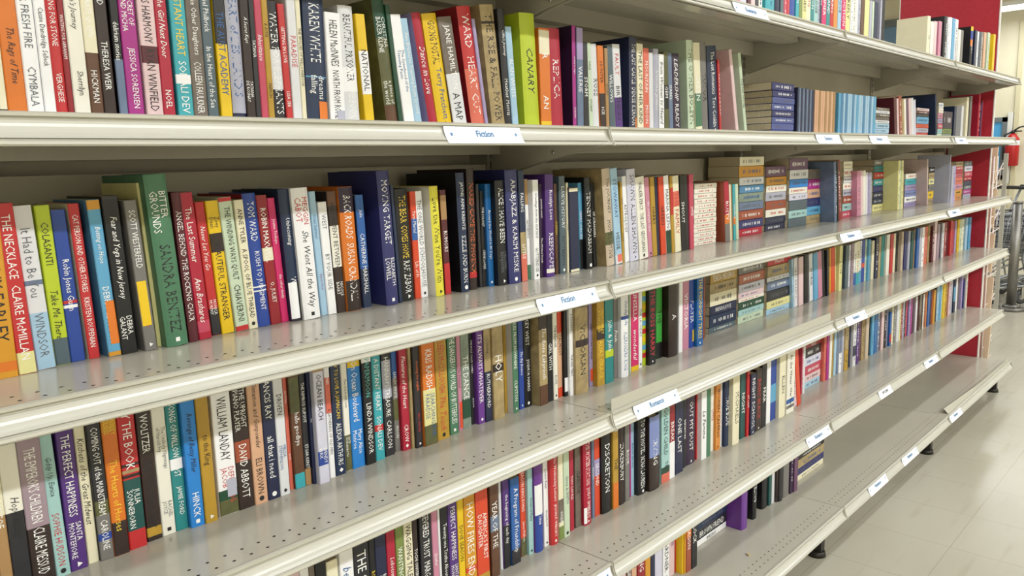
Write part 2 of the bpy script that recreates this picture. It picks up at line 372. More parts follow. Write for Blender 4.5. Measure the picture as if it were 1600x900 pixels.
# fence strips standing on the front edge
def fence(lv, x0, x1, label, h=.027, bend=0):
    yo = YB if lv == 6 else 0
    bm = bmesh.new(); n = 12
    for side in (0, 1):
        pass
    pts = []
    for k in range(n+1):
        a = k/n; x = x0+(x1-x0)*a
        lean = bend*max(0, 1-a*2.2)
        pts.append((x, h, lean))
    a = [bm.verts.new((x, .0045, 0)) for x, hh, l in pts]; b = [bm.verts.new((x, .0045-l, hh)) for x, hh, l in pts]
    a2 = [bm.verts.new((x, .006, 0)) for x, hh, l in pts]; b2 = [bm.verts.new((x, .006-l, hh)) for x, hh, l in pts]
    for k in range(n):
        bm.faces.new((a[k], a[k+1], b[k+1], b[k])); bm.faces.new((a2[k+1], a2[k], b2[k], b2[k+1])); bm.faces.new((b[k], b[k+1], b2[k+1], b2[k])); bm.faces.new((a[k+1], a[k], a2[k], a2[k+1]))
    bm.faces.new((a[0], b[0], b2[0], a2[0])); bm.faces.new((a[-1], a2[-1], b2[-1], b[-1]))
    o = obj('shelf_fence', fixn(bm), M_RAIL, loc=(0, yo, Z[lv]-.0009)); tag(o, label, 'shelf fence'); return o
fence(4, .012, L-.012, 'low beige fence strip standing along the fourth shelf front edge')
fence(6, 2*L+.03, 3*L-.02, 'bent beige fence strip standing on the bottom shelf front edge', .022, -.02)

# ---------------------------------------------------------------- books
M_PAGE = page_mat()
def spine_profile(W, kind):
    """points (x, y) across the spine front, left to right"""
    if kind == 'h':
        b = min(.0035, W*.16); n = 6
        return [(W*k/n, b - b*math.sin(PI*k/n)**.8 if 0 < k < n else b) for k in range(n+1)]
    e = min(.0012, W*.12)
    return [(0, e), (e, 0), (W-e, 0), (W, e)]
def spine_y(prof, x):
    for (xa, ya), (xb, yb) in zip(prof, prof[1:]):
        if x <= xb: return ya + (yb-ya)*max(0, x-xa)/max(1e-9, xb-xa)
    return prof[-1][1]
TEXT_SPEC_RES = 1
def lum(c):
    v = lin(PAL[c]); return .25*v[0]+.65*v[1]+.1*v[2]
def book_geo(W, H, Dp, col, kind, text, bands, left=None, marks=None, lying=False):
    """cover as (verts, faces, material names per face) in local space: x spine width, y into the shelf, z up"""
    prof = spine_profile(W, kind); t = .0022 if kind == 'h' else .0005
    V, Fc, Mi = [], [], []
    outer = [(0, Dp)] + prof + [(W, Dp)]
    inner = [(t, Dp)] + [(min(max(x, t), W-t), y+t) for x, y in prof] + [(W-t, Dp)]
    n = len(outer)
    for z in (0, H):
        for x, y in outer: V.append((x, y, z))
        for x, y in inner: V.append((x, y, z))
    o0, i0, o1, i1 = 0, n, 2*n, 3*n
    for k in range(n-1):
        Fc.append((o0+k, o0+k+1, o1+k+1, o1+k)); Mi.append('cover_'+(left if (left and k == 0) else col))
        Fc.append((i0+k+1, i0+k, i1+k, i1+k+1)); Mi.append('cover_'+col)
        Fc.append((o1+k, o1+k+1, i1+k+1, i1+k)); Mi.append('cover_'+col)
        Fc.append((o0+k+1, o0+k, i0+k, i0+k+1)); Mi.append('cover_'+col)
    Fc.append((o0, o1, i1, i0)); Mi.append('cover_'+col); Fc.append((o0+n-1, i0+n-1, i1+n-1, o1+n-1)); Mi.append('cover_'+col)
    eps = .00025
    for q in bands.split(','):  # spine colour bands; the pale one on WATER FOR ELEPHANTS is painted glare
        if not q: continue
        a, b, c = q.split('-', 2); a, b = float(a)*H, float(b)*H
        if c not in PAL: continue
        if a <= 0: a = .0004
        if b >= H: b = H-.0004
        base = len(V)
        for x, y in prof: V.append((x, y-eps, a))
        for x, y in prof: V.append((x, y-eps, b))
        m = len(prof)
        for k in range(m-1): Fc.append((base+k, base+k+1, base+m+k+1, base+m+k)); Mi.append('cover_'+c)
    segs = [s for s in text.split('~') if s]
    if segs:
        usable = H*.88; lens = []
        info = []
        for s in segs:
            k, body = s.split(':', 1)
            if k == 'w' and lum(col) > .45 and lying: k = 'k'
            it = body.startswith('*'); body = body.lstrip('*')
            pv, pf, tw, th = text_polys(body, it, False, TEXT_SPEC_RES)
            info.append((k, pv, pf, tw, th)); lens.append(max(4, len(body)*(.55 if '^' in body else 1)) ** .85)
        tot = sum(lens); zt = H*.95
        for (k, pv, pf, tw, th), ln, s in zip(info, lens, segs):
            room = usable*ln/tot*.93
            two = '^' in s
            hgt = min(W*(.74 if two else .6 if len(segs) == 1 else .5), .030 if two else .019); sy = hgt/th; sx = min(sy*.82, room/tw)
            if sx < sy*.45: sy = sx/.45
            used = tw*sx; z0 = zt-(usable*ln/tot-used)/2; xo = (W-th*sy)/2; base = len(V)
            for a, b in pv:
                x = xo+b*sy; V.append((x, spine_y(prof, x)-.0005, z0-a*sx))
            for f in pf: Fc.append(tuple(base+q for q in f)); Mi.append('ink_'+k)
            zt -= usable*ln/tot+.001
        if W > .014 and H > .19 and len(text) > 12 and not bands.startswith('0'):
            # small publisher's mark at the foot of the spine
            kk = sum(map(ord, text)) % 4; r = min(W*.2, .0042); cz = H*.035+.001; k = 'w' if lum(col) < .35 else 'k'; base = len(V); m = (4, 12, 3, 4)[kk]
            for q in range(m):
                a = 2*PI*(q+(.5 if kk == 0 else 0))/m; x = W/2+r*math.cos(a); V.append((x, spine_y(prof, x)-.0005, cz+r*math.sin(a)))
            Fc.append(tuple(base+q for q in range(m))); Mi.append('ink_'+k)
    elif marks is not None and W > .008 and (lying or (marks.random() < .55 and H > .17)):
        r = marks; k = 'r' if (lying and col == 'ivory') else r.choice('wwg') if lum(col) < .3 else r.choice('ggkb')
        z = H*r.uniform(.8, .9)
        while z > H*.15:
            h2 = r.uniform(.003, .008)*(.7 if lying else 1); wd = W*r.uniform(.15, .3)*(1.35 if lying else 1); x0 = (W-wd)/2; y = spine_y(prof, W/2)-.0004
            if r.random() < .75:
                base = len(V); V += [(x0, y, z-h2), (x0+wd, y, z-h2), (x0+wd, y, z), (x0, y, z)]; Fc.append((base, base+1, base+2, base+3)); Mi.append('ink_'+k)
            z -= h2+r.uniform(.002, .006)
    tp = .003 if kind == 'h' else .0006
    pages = [(t+.0001, W-t-.0001), (.004 if kind == 'h' else .0025, Dp-(.004 if kind == 'h' else .0006)), (tp, H-tp)]
    return V, Fc, Mi, pages
def get_mat(n):
    return cover_mat(n[6:]) if n.startswith('cover_') else txt_mat(n[4:])
LEFT = {'*Betting on Hope': 'steel_blue', 'Love the Wine': 'ivory', 'The JOURNEY': 'sand', '*Ecstasy': 'dark_purple', 'JAYNE ANN': 'black',
        '*Julie': 'dark_blue', 'WARD': 'dark_red', '*Dance in Love': 'lavender', 'CAT PERSON': 'cream', 'MILES FROM': 'pale_grey', 'RUSTY': 'rust',
        'THE LAST CASTLE': 'navy', '*CANARY': 'lime', 'THE OTHER BOLEYN': 'pale_green', 'christina': 'olive'}
STICK = {'SCOTT WESTERFELD': ('yellow', .17, .47, .05, .8), '*Betting on Hope': ('orange', .08, .36, .3, 1.0), '*Unbecoming': ('white', .02, .3, .0, .75),
         'KAREN WHITE': ('orange', .02, .2, .55, 1.0), 'HELEN MacINNES': ('lavender_grey', .02, .15, .45, .95), 'WILLIAM LANDAY': ('lavender_grey', .14, .28, .45, .95),
         'THE ADVENTURES': ('white', .1, .2, .1, .9), 'JESSEN ONCE': ('vermilion', .06, .2, .2, .9), 'JAMES': ('white', 0, .1, 0, 1), '*The Personal': ('vermilion', .02, .28, .3, 1),
         'w:PLAYER': ('yellow', .08, .25, .5, .95), 'THE WINTER STATION': ('white', .02, .2, .0, .3), 'STOWAWAY': ('coral', .02, .1, .3, .9), 'THE LAST CASTLE': ('orange', .01, .16, .7, 1.0)}
def order(n):
    return {1: 'first', 2: 'second', 3: 'third', 4: 'fourth', 5: 'fifth', 6: 'sixth', 7: 'seventh', 8: 'eighth', 9: 'ninth', 10: 'tenth', 11: 'eleventh', 12: 'twelfth', 13: 'thirteenth'}[n]
INKN = dict(w='white', k='black', g='grey', b='blue', y='yellow', r='red', o='orange', t='teal', p='purple')
DATA = """
b|1|0.393|0.0174|0.05|0.189|0|0.12|coral|p|||0
b|1|0.4116|0.0224|0.05|0.192|0|0.12|pale_grey|p|||0
b|1|0.4351|0.0228|0.05|0.194|0|0.12|navy|p|||0
b|1|0.4591|0.0232|0.05|0.198|0|0.12|teal|p|||0
b|1|0.4835|0.0236|0.05|0.192|0|0.12|white|p|||0
b|1|0.5083|0.024|0.05|0.198|0|0.12|lavender|p|||0
b|1|0.5336|0.0245|0.05|0.171|0|0.12|maroon|p|||0
b|1|0.5596|0.0157|0.05|0.184|0|0.12|pale_pink|p|||0
b|1|0.5766|0.0482|0.05|0.198|0|0.12|lavender_grey|p|||0
b|1|0.6262|0.022|0.05|0.189|0|0.12|pink|p|||0
b|1|0.6496|0.0379|0.05|0.197|0|0.12|pale_lavender|h|||0
b|1|0.6889|0.0186|0.05|0.173|0|0.12|maroon|p|||0
b|1|0.709|0.0218|0.05|0.184|0|0.12|pale_pink|p|w:AIDIS||0
b|1|0.7322|0.0192|0.05|0.177|0|0.12|charcoal|p|w:STAIN||0
b|1|0.7529|0.0195|0.05|0.186|0|0.12|ivory|p|||0
b|1|0.798|0.0531|0.05|0.187|0|0.12|turquoise|h|||0
b|1|0.8543|0.0289|0.05|0.17|0|0.12|navy|h|||0
b|1|0.8848|0.0196|0.05|0.177|0|0.12|slate|p|w:VENETIA||0
b|1|0.9061|0.0182|0.05|0.178|0|0.12|rose|p|||0
b|1|0.9259|0.0168|0.05|0.197|0|0.12|red|p|w:TWILIGHT||0
b|1|0.9461|0.0376|0.05|0.193|0|0.12|royal_blue|h|||0
b|1|0.9854|0.0209|0.05|0.175|0|0.12|turquoise|p|w:FICTION||0
b|1|1.008|0.0212|0.05|0.194|0|0.12|moss|p|||0
b|1|1.031|0.0269|0.05|0.174|0|0.12|pale_yellow|p|k:FONDNESS||0
b|1|1.0597|0.0274|0.05|0.189|0|0.12|cream|p|r:LUDWIG||0
b|1|1.0889|0.0241|0.05|0.174|0|0.12|teal|p|w:PASSION||0
b|1|1.1149|0.0264|0.05|0.17|0|0.12|pale_turquoise|p|k:PARADISE||0
b|1|1.1432|0.0115|0.05|0.196|0|0.12|lavender_grey|p|||0
b|1|1.1566|0.0135|0.05|0.176|0|0.12|navy|p|w:DIVINE||0
b|1|1.172|0.0332|0.05|0.176|0|0.12|hot_pink|p|w:SUMMER||0
b|1|1.2072|0.0279|0.05|0.199|0|0.12|teal|p|w:HUSBAND||0
b|1|1.2371|0.0243|0.05|0.196|0|0.12|red|p|w:THE KING||0
b|1|1.2654|0.0288|0.05|0.179|0|0.12|tangerine|p|||0
b|1|1.2984|0.0273|0.05|0.199|0|0.12|light_blue|p|k:VENICE||0
b|1|1.3299|0.0321|0.05|0.186|0|0.12|hot_pink|p|w:SEDUCTION||0
b|1|1.3641|0.0349|0.05|0.19|0|0.12|pale_yellow|p|k:FIREFLY||0
b|1|1.4078|0.0155|0.05|0.176|0|0.12|white|p|||0
b|1|1.4256|0.0202|0.05|0.198|0|0.12|ivory|p|||0
b|1|1.4481|0.0205|0.05|0.191|0|0.12|pale_grey|p|||0
b|1|1.4708|0.0207|0.05|0.199|0|0.12|lavender_grey|p|||0
b|1|1.4962|0.0304|0.05|0.197|0|0.12|brown|p|||0
b|1|1.5313|0.0406|0.05|0.14|0|0.12|pale_yellow|p|||1
b|1|1.5768|0.0219|0.05|0.141|0|0.12|lavender_grey|p|||0
b|1|1.6036|0.0148|0.05|0.141|0|0.12|pale_green|p|||0
b|1|1.6209|0.0375|0.05|0.143|0|0.12|navy|p|||0
b|1|1.6812|0.0141|0.05|0.165|0|0.12|lavender_grey|p|||0
b|1|1.6979|0.0116|0.05|0.165|0|0.12|charcoal|p|||0
b|1|1.7122|0.013|0.05|0.165|0|0.12|black|p|||0
b|1|2.2324|0.0369|0.05|0.165|0|0.12|cream|h|k:N||0
b|1|2.272|0.0376|0.05|0.148|0|0.12|ivory|p|||0
b|1|2.315|0.0356|0.05|0.154|0|0.12|pale_pink|p|||0
b|1|2.3797|0.038|0.05|0.161|0|0.12|pink|p|||0
b|1|2.4606|0.038|0.05|0.19|0|0.12|charcoal|h|||0
b|1|2.5045|0.0237|0.05|0.19|0|0.12|pale_grey|p|||0
b|1|2.5311|0.033|0.05|0.193|0|0.12|white|p|||0
b|1|2.5749|0.038|0.05|0.194|0|0.12|sky_blue|p|||0
b|1|2.616|0.0436|0.05|0.195|0|0.12|pale_grey|p|||0
b|1|2.6738|0.0366|0.05|0.157|0|0.12|ivory|p|||0
b|1|2.7136|0.0388|0.05|0.159|0|0.12|grey|p|||0
b|1|2.8847|0.038|0.05|0.192|0|0.12|black|h|w:NEXT|0.55-0.7-orange,0.7-0.9-royal_blue,0.9-1-yellow|0
b|1|2.95|0.038|0.05|0.182|0|0.12|navy|p|||0
b|1|2.9916|0.0288|0.05|0.18|0|0.12|pale_grey|p|||0
b|1|3.024|0.0328|0.05|0.182|0|0.12|dark_blue|p|||0
b|1|3.0605|0.037|0.05|0.185|0|0.12|grey|p|||0
b|1|3.116|0.038|0.05|0.189|0|0.12|peach|p|||0
b|1|3.1893|0.038|0.05|0.195|0|0.12|pale_green|p|||0
b|1|3.3011|0.038|0.05|0.198|0|0.12|yellow|p|||0
b|2|-1.0168|0.0088|0.155|0.208|0|0.13|cream|p|k:REMEMBER|0.0-0.07-black|1
b|2|-1.0075|0.0209|0.155|0.21|0|0.13|orange|p|w:Howard~k:*The Rags of Time|0.72-1.0-white|1
b|2|-0.9862|0.0182|0.155|0.204|0|0.13|white|p|g:UNDER FRESH FIRE~g:CYMBALA||1
b|2|-0.9671|0.013|0.155|0.203|0|0.13|white|p|k:Cassie Dandridge Selleck||1
b|2|-0.9537|0.0132|0.155|0.2|0|0.15|red|h|w:CUTTING FOR STONE~w:VERGHESE||1
b|2|-0.9401|0.0067|0.155|0.208|0|0.15|dark_red|h|w:WAITING FOR ABRAHAM||1
b|2|-0.9325|0.0192|0.155|0.219|0|0.13|ivory|p|k:*Heroine's Journey~k:Sherrilyn||1
b|2|-0.9129|0.0158|0.155|0.198|0|0.13|brown|p|w:PIRATE QUEEN~w:HICKMAN|0.45-1.0-cream|1
b|2|-0.8967|0.0157|0.155|0.221|0|0.13|dark_brown|p|w:ORCHARD~w:THERESA WEIR||1
b|2|-0.8776|0.011|0.155|0.209|0|0.13|black|p|w:delirium stories|0-0.4-blue_grey|1
b|2|-0.866|0.0209|0.155|0.209|0|0.13|magenta|p|w:THE SECRET OF^ELLA AND MICHA~w:JESSICA SORENSEN||1
b|2|-0.8418|0.0226|0.155|0.226|0|0.13|pale_pink|p|k:HUSBAND'S HARMONY~k:RYAN WINFIELD|0.36-0.46-maroon|1
b|2|-0.8188|0.0167|0.155|0.214|0|0.13|crimson|p|w:*the Girl Next Door~w:NOEL||1
b|2|-0.7979|0.022|0.155|0.209|0|0.13|turquoise|p|y:A DISTANT HEART~w:SONALI DEV|0.27-0.33-white|1
b|2|-0.7755|0.0209|0.155|0.214|0|0.13|taupe|p|w:Just Like Other Daughters~w:COLLEEN FAULKNER||1
b|2|-0.7541|0.0158|0.155|0.222|0|0.13|slate|p|w:Nathaniel Philbrick~w:In the Heart of the Sea||1
b|2|-0.7345|0.0175|0.155|0.2|0|0.13|yellow|p|b:THE AUST ACADEMY|0.58-1.0-charcoal|1
b|2|-0.715|0.021|0.155|0.231|0|0.15|navy|h|b:HEART of LIES . LANDIS|0.08-0.92-lavender_grey|1
b|2|-0.6935|0.0144|0.155|0.199|0|0.13|dark_brown|p|w:*A Secret Kept~w:TATIANA^DE ROSNAY||1
b|2|-0.6786|0.0083|0.155|0.223|0|0.13|charcoal|p|w:TATIANA||1
b|2|-0.6698|0.0118|0.155|0.227|0|0.13|rose|p|w:*Inheritance||1
b|2|-0.6576|0.0101|0.155|0.199|0|0.13|mustard|p|k:A SUITE~k:FRENCH||1
b|2|-0.6468|0.0198|0.155|0.186|0.016|0.15|charcoal|h|w:WATER FOR ELEPHANTS|0.3-0.62-pale_grey|1
b|2|-0.6267|0.0113|0.155|0.184|0.023|0.108|red|p|w:GETTING IN LOVE~w:LISA SEE||1
b|2|-0.6151|0.0156|0.155|0.225|0|0.13|pale_grey|p|r:PARADISE||1
b|2|-0.5989|0.0082|0.155|0.21|0|0.13|cream|p|k:THE WOLVES OF WILLOWBROOK||1
b|2|-0.5886|0.0376|0.155|0.206|-0.02|0.15|dark_blue|h|w:KAREN WHITE~w:dreams of^falling|0.38-0.39-sky_blue|1
b|2|-0.5467|0.0295|0.155|0.182|0|0.108|white|p|k:HELEN MacINNES~k:NORTH FROM ROME||1
b|2|-0.5151|0.0282|0.155|0.196|0.02|0.15|pale_grey|h|k:BEAUTIFUL PRISONER~w:THE BOOK|0.3-0.5-white|1
b|2|-0.4764|0.0192|0.155|0.186|0.056|0.13|yellow|p|k:NATIONAL|0.3-0.68-white|1
b|2|-0.4296|0.0255|0.155|0.216|0.096|0.15|olive|h|w:CHRISTINA^BAKER KLINE~w:a piece of^the world|0-0.18-brown,0.7-1.0-dark_green|1
b|2|-0.4037|0.0098|0.155|0.209|0.093|0.13|dark_green|p|||1
b|2|-0.3912|0.0236|0.155|0.194|0.119|0.13|white|p|b:The Sisterhood of the^Traveling Pants||1
b|2|-0.3671|0.0169|0.155|0.19|0.134|0.13|light_blue|p|w:Ann Brashares Traveling Pants Second||1
b|2|-0.3312|0.0203|0.155|0.204|0.162|0.15|crimson|h|w:*Dance in Love||1
b|2|-0.3094|0.0345|0.155|0.205|0.151|0.15|yellow|h|k:GOING POSTAL~b:Terry Pratchett||1
b|2|-0.2721|0.0345|0.155|0.203|0.162|0.13|taupe|p|w:JANE HAMILTON~k:A MAP|0.0-0.5-pale_grey|1
b|2|-0.223|0.0349|0.155|0.228|0.135|0.15|red|h|w:WARD~w:HEART CUT|0.0-0.5-coral|1
b|2|-0.1875|0.0085|0.155|0.209|0.144|0.13|lavender|p|||1
b|2|-0.166|0.0366|0.155|0.238|0.113|0.15|sand|h|k:THE RISE & FALL~k:POWER|0.85-0.87-dark_brown|1
b|2|-0.1291|0.0192|0.155|0.235|0.065|0.15|charcoal|h|w:*Cilka's Journey~w:Heather Morris||1
b|2|-0.1095|0.0179|0.155|0.203|0.079|0.13|light_blue|p|w:ALAN WHITE||1
b|2|-0.0692|0.0455|0.155|0.235|0.051|0.15|lime|h|k:*CANARY||1
b|2|-0.021|0.0335|0.155|0.211|0.016|0.13|orange|p|w:R~w:AN|0-0.1-yellow,0.75-0.98-cream|1
b|2|0.0159|0.0385|0.155|0.214|0.044|0.15|crimson|h|w:REPLICA|0.0-1.0-crimson|1
b|2|0.087|0.0125|0.155|0.227|0|0.15|magenta|h|w:*Ecstasy to Angel~w:SARAH||1
b|2|0.102|0.022|0.155|0.224|0|0.13|blue_grey|p|w:VALERIE|0.7-1-lavender|1
b|2|0.1258|0.0188|0.155|0.195|0.022|0.13|charcoal|p|w:STORM||1
b|2|0.1457|0.0143|0.155|0.195|0.039|0.13|pale_green|p|k:VALE~k:STORM||1
b|2|0.1623|0.0237|0.155|0.195|0.049|0.15|pale_grey|h|k:ROSE||1
b|2|0.188|0.021|0.155|0.193|0.06|0.13|orange|p|k:HUNTER~w:ICE|0-0.45-dark_brown|1
b|2|0.2099|0.0119|0.155|0.189|0.032|0.13|tan|p|k:STORY||1
b|2|0.2241|0.0197|0.155|0.196|0.056|0.13|slate|p|w:WILLOWS||1
b|2|0.2471|0.0286|0.155|0.201|0.066|0.13|pale_grey|p|r:FAULT~k:BIRTHDAY|0.0-0.4-purple|1
b|2|0.3055|0.0299|0.155|0.224|0|0.15|navy|h|w:THE LAST CASTLE~w:DENISE KIERNAN||1
b|2|0.3376|0.0257|0.155|0.211|0.018|0.13|cream|p|k:THE LAST OF HER KIND||1
b|2|0.3648|0.0241|0.155|0.203|0.018|0.13|coral|p|w:MOUNTAIN~w:MOON||1
b|2|0.3903|0.0166|0.155|0.194|0.021|0.13|pale_grey|p|||1
b|2|0.4089|0.0234|0.155|0.205|0|0.15|lavender_grey|h|w:RICHARD JEWELL||1
b|2|0.4347|0.0224|0.155|0.194|0.017|0.13|white|p|k:*from Women to Heard||1
b|2|0.4597|0.0212|0.155|0.201|0.043|0.13|olive|p|w:GEM|0.3-0.6-black|1
b|2|0.4828|0.0185|0.155|0.2|0.058|0.13|blue_grey|p|w:ISABEL||1
b|2|0.5037|0.033|0.155|0.202|0.066|0.13|dark_purple|p|w:*LEADERSHIP~w:READY||1
b|2|0.5795|0.0314|0.155|0.241|0.065|0.15|pale_green|h|k:THE OTHER BOLEYN||1
b|2|0.6164|0.0322|0.155|0.237|0.089|0.13|cream|p|w:GREEN|0.08-0.45-green|1
b|2|0.6512|0.0339|0.155|0.242|0.084|0.15|grey|h|k:TUTOR||1
b|2|0.6925|0.052|0.155|0.236|0.102|0.15|dark_blue|h|w:The Lost Romantics~w:Toro Conklin||1
b|2|0.7454|0.0101|0.155|0.204|0.097|0.13|red|p|||0
b|2|0.8417|0.0165|0.155|0.24|0.22|0.13|pale_pink|p|||1
b|2|0.8948|0.016|0.155|0.235|0.22|0.13|pale_green|p|k:THE RED HOUSE||1
l|2|1.0738|0.0166|0.1585|0.161|0.0|0.107|slate_blue|A||0|0
l|2|1.0738|0.0239|0.1585|0.161|0.1385|0.107|indigo|A||7|1
l|2|1.0745|0.0193|0.158|0.161|0.0784|0.107|slate_blue|A||4|0
l|2|1.0752|0.0199|0.1575|0.161|0.0174|0.107|slate_blue|A||1|0
l|2|1.0759|0.0192|0.157|0.161|0.0985|0.107|slate_blue|A||5|0
l|2|1.0766|0.0186|0.1575|0.161|0.0381|0.107|slate_blue|A||2|0
l|2|1.0773|0.0191|0.158|0.161|0.1185|0.107|indigo|A||6|0
l|2|1.078|0.0202|0.1585|0.161|0.0575|0.107|indigo|A||3|0
b|2|1.2564|0.0106|0.155|0.155|0|0.108|navy|p|||0
b|2|1.2691|0.015|0.155|0.154|0|0.108|blue_grey|p|||0
b|2|1.2862|0.0108|0.155|0.154|0|0.108|navy|p|||0
b|2|1.2992|0.0141|0.155|0.154|0|0.108|blue_grey|p|||0
b|2|1.3155|0.0109|0.155|0.154|0|0.108|navy|p|||0
b|2|1.3286|0.0143|0.155|0.153|0|0.108|blue_grey|p|||0
b|2|1.3452|0.01|0.155|0.152|0|0.108|navy|p|||0
b|2|1.3574|0.0123|0.155|0.152|0|0.108|blue_grey|p|||0
b|2|1.372|0.0181|0.155|0.152|0|0.108|navy|p|||0
b|2|1.3969|0.0137|0.155|0.153|0|0.108|peach|p|||0
b|2|1.4129|0.0162|0.155|0.153|0|0.108|peach|p|||0
b|2|1.4314|0.014|0.155|0.153|0|0.108|tan|p|||0
b|2|1.4477|0.0165|0.155|0.153|0|0.108|peach|p|||0
b|2|1.4666|0.0143|0.155|0.153|0|0.108|peach|p|||0
b|2|1.4832|0.0144|0.155|0.154|0|0.108|tan|p|||0
b|2|1.5|0.0169|0.155|0.154|0|0.108|peach|p|||0
b|2|1.5194|0.0147|0.155|0.154|0|0.108|tan|p|||0
b|2|1.5365|0.0173|0.155|0.154|0|0.108|peach|p|||0
b|2|1.5562|0.0199|0.155|0.155|0|0.108|tan|p|||0
b|2|1.6064|0.0205|0.155|0.153|0|0.108|sky_blue|p|||0
b|2|1.6295|0.0207|0.155|0.153|0|0.108|steel_blue|p|||0
b|2|1.6528|0.0157|0.155|0.154|0|0.108|light_blue|p|||0
b|2|1.6711|0.0211|0.155|0.154|0|0.108|steel_blue|p|||0
b|2|1.6949|0.0187|0.155|0.154|0|0.108|light_blue|p|||0
b|2|1.7162|0.0189|0.155|0.154|0|0.108|light_blue|p|||0
b|2|1.7378|0.0191|0.155|0.154|0|0.108|steel_blue|p|||0
b|2|1.7597|0.0193|0.155|0.154|0|0.108|light_blue|p|||0
b|2|1.7818|0.0195|0.155|0.154|0|0.108|sky_blue|p|||0
b|2|1.8041|0.0197|0.155|0.154|0|0.108|light_blue|p|||0
b|2|1.8266|0.0199|0.155|0.154|0|0.108|light_blue|p|||0
b|2|1.8494|0.0202|0.155|0.154|0|0.108|steel_blue|p|||0
b|2|1.8725|0.0175|0.155|0.154|0|0.108|light_blue|p|||0
b|2|1.8929|0.0206|0.155|0.155|0|0.108|light_blue|p|||0
b|2|1.9164|0.0178|0.155|0.155|0|0.108|steel_blue|p|||0
b|2|1.9372|0.021|0.155|0.155|0|0.108|light_blue|p|||0
b|2|1.9613|0.0274|0.155|0.155|0|0.108|sky_blue|p|||0
l|2|1.9929|0.0161|0.1585|0.162|0.0|0.107|light_blue|B||0|0
l|2|1.9929|0.0112|0.1585|0.162|0.1056|0.107|taupe|B||7|0
l|2|1.9936|0.0117|0.158|0.162|0.0682|0.107|taupe|B||4|0
l|2|1.9943|0.0171|0.1575|0.162|0.0169|0.107|light_blue|B||1|0
l|2|1.995|0.0117|0.157|0.162|0.0807|0.107|taupe|B||5|0
l|2|1.9957|0.0191|0.1575|0.162|0.0347|0.107|light_blue|B||2|0
l|2|1.9964|0.0117|0.158|0.162|0.0932|0.107|pale_grey|B||6|0
l|2|1.9971|0.0128|0.1585|0.162|0.0546|0.107|pale_grey|B||3|0
b|2|2.2261|0.034|0.155|0.165|0.22|0.108|maroon|p|||0
b|2|2.2618|0.0224|0.155|0.16|0.22|0.108|pale_pink|p|||0
b|2|2.2909|0.0329|0.155|0.172|0.22|0.108|rust|p|||0
b|2|2.3242|0.0263|0.155|0.16|0.22|0.108|sand|p|||0
b|2|2.3548|0.0252|0.155|0.162|0.22|0.108|ivory|p|||0
b|2|2.3839|0.0292|0.155|0.164|0.22|0.108|plum|p|||0
b|2|2.418|0.0296|0.155|0.167|0.22|0.108|pale_pink|p|||0
b|2|2.4516|0.0284|0.155|0.169|0.22|0.108|pale_grey|p|||0
b|2|2.4804|0.0308|0.155|0.162|0.22|0.108|pale_lavender|p|||0
l|2|2.5121|0.0228|0.1585|0.175|0.0|0.107|red|C||0|0
l|2|2.5128|0.012|0.158|0.175|0.0938|0.107|charcoal|C||4|0
l|2|2.5135|0.0203|0.1575|0.175|0.0236|0.107|lavender_grey|C||1|0
l|2|2.5142|0.0112|0.157|0.175|0.1066|0.107|maroon|C||5|0
l|2|2.5149|0.0168|0.1575|0.175|0.0447|0.107|vermilion|C||2|0
l|2|2.5156|0.0127|0.158|0.175|0.1186|0.107|pale_pink|C||6|0
l|2|2.5163|0.0307|0.1585|0.175|0.0623|0.107|sky_blue|C||3|0
b|2|2.8108|0.0201|0.155|0.203|0.215|0.15|dark_blue|h|||0
l|2|2.8318|0.0212|0.1585|0.077|0.0|0.107|pale_green|D||0|0
l|2|2.8325|0.0252|0.158|0.077|0.0918|0.107|pink|D||4|0
l|2|2.8332|0.0217|0.1575|0.077|0.022|0.107|pale_turquoise|D||1|0
l|2|2.8339|0.0226|0.157|0.077|0.1178|0.107|ivory|D||5|0
l|2|2.8346|0.0241|0.1575|0.077|0.0445|0.107|rose|D||2|0
l|2|2.8353|0.0238|0.158|0.077|0.1412|0.107|pale_grey|D||6|0
l|2|2.836|0.0216|0.1585|0.077|0.0695|0.107|lavender|D||3|0
l|2|2.9164|0.0222|0.1585|0.153|0.0|0.107|sage|E||0|0
l|2|2.9178|0.0234|0.1575|0.153|0.023|0.107|moss|E||1|0
l|2|2.9192|0.0812|0.1575|0.153|0.0471|0.107|dark_purple|E||2|0
b|2|3.0958|0.038|0.155|0.157|0|0.108|dark_blue|p|||0
b|2|3.2363|0.038|0.155|0.163|0|0.108|pale_grey|h|||0
b|2|3.3146|0.038|0.155|0.209|0|0.13|cream|p|||0
b|2|3.3788|0.038|0.155|0.218|0|0.13|grey|p|||0
b|2|3.563|0.038|0.155|0.236|0|0.15|crimson|h|||0
b|2|3.6153|0.0264|0.155|0.201|0|0.13|plum|p|||0
b|2|3.642|0.012|0.155|0.208|0|0.13|red|p|||0
b|3|-1.0597|0.0255|0.147|0.203|0|0.13|amber|p|k:TONY EARLEY|0.04-0.1-orange|1
b|3|-1.0327|0.0199|0.15|0.213|0.019|0.13|red|p|w:THE NECKLACE~w:CLAIRE McMILLAN|0.0-0.13-pale_yellow|1
b|3|-1.01|0.0216|0.158|0.209|0.032|0.13|pale_grey|p|g:It Had to Be You~g:WINDSOR|0.0-0.35-light_blue,0.52-0.55-blue_grey|1
b|3|-0.986|0.0175|0.164|0.208|0.021|0.13|lime|p|k:COLASANTI~k:*Take Me There|0-0.17-slate|1
b|3|-0.967|0.0176|0.168|0.201|0.023|0.13|royal_blue|p|w:Robin Jones Gunn|0.36-0.38-white,0.39-0.41-red|1
b|3|-0.945|0.0138|0.167|0.208|0.027|0.13|red|p|w:CAT PERSON AND OTHER STORIES~w:KRISTEN ROUPENIAN||1
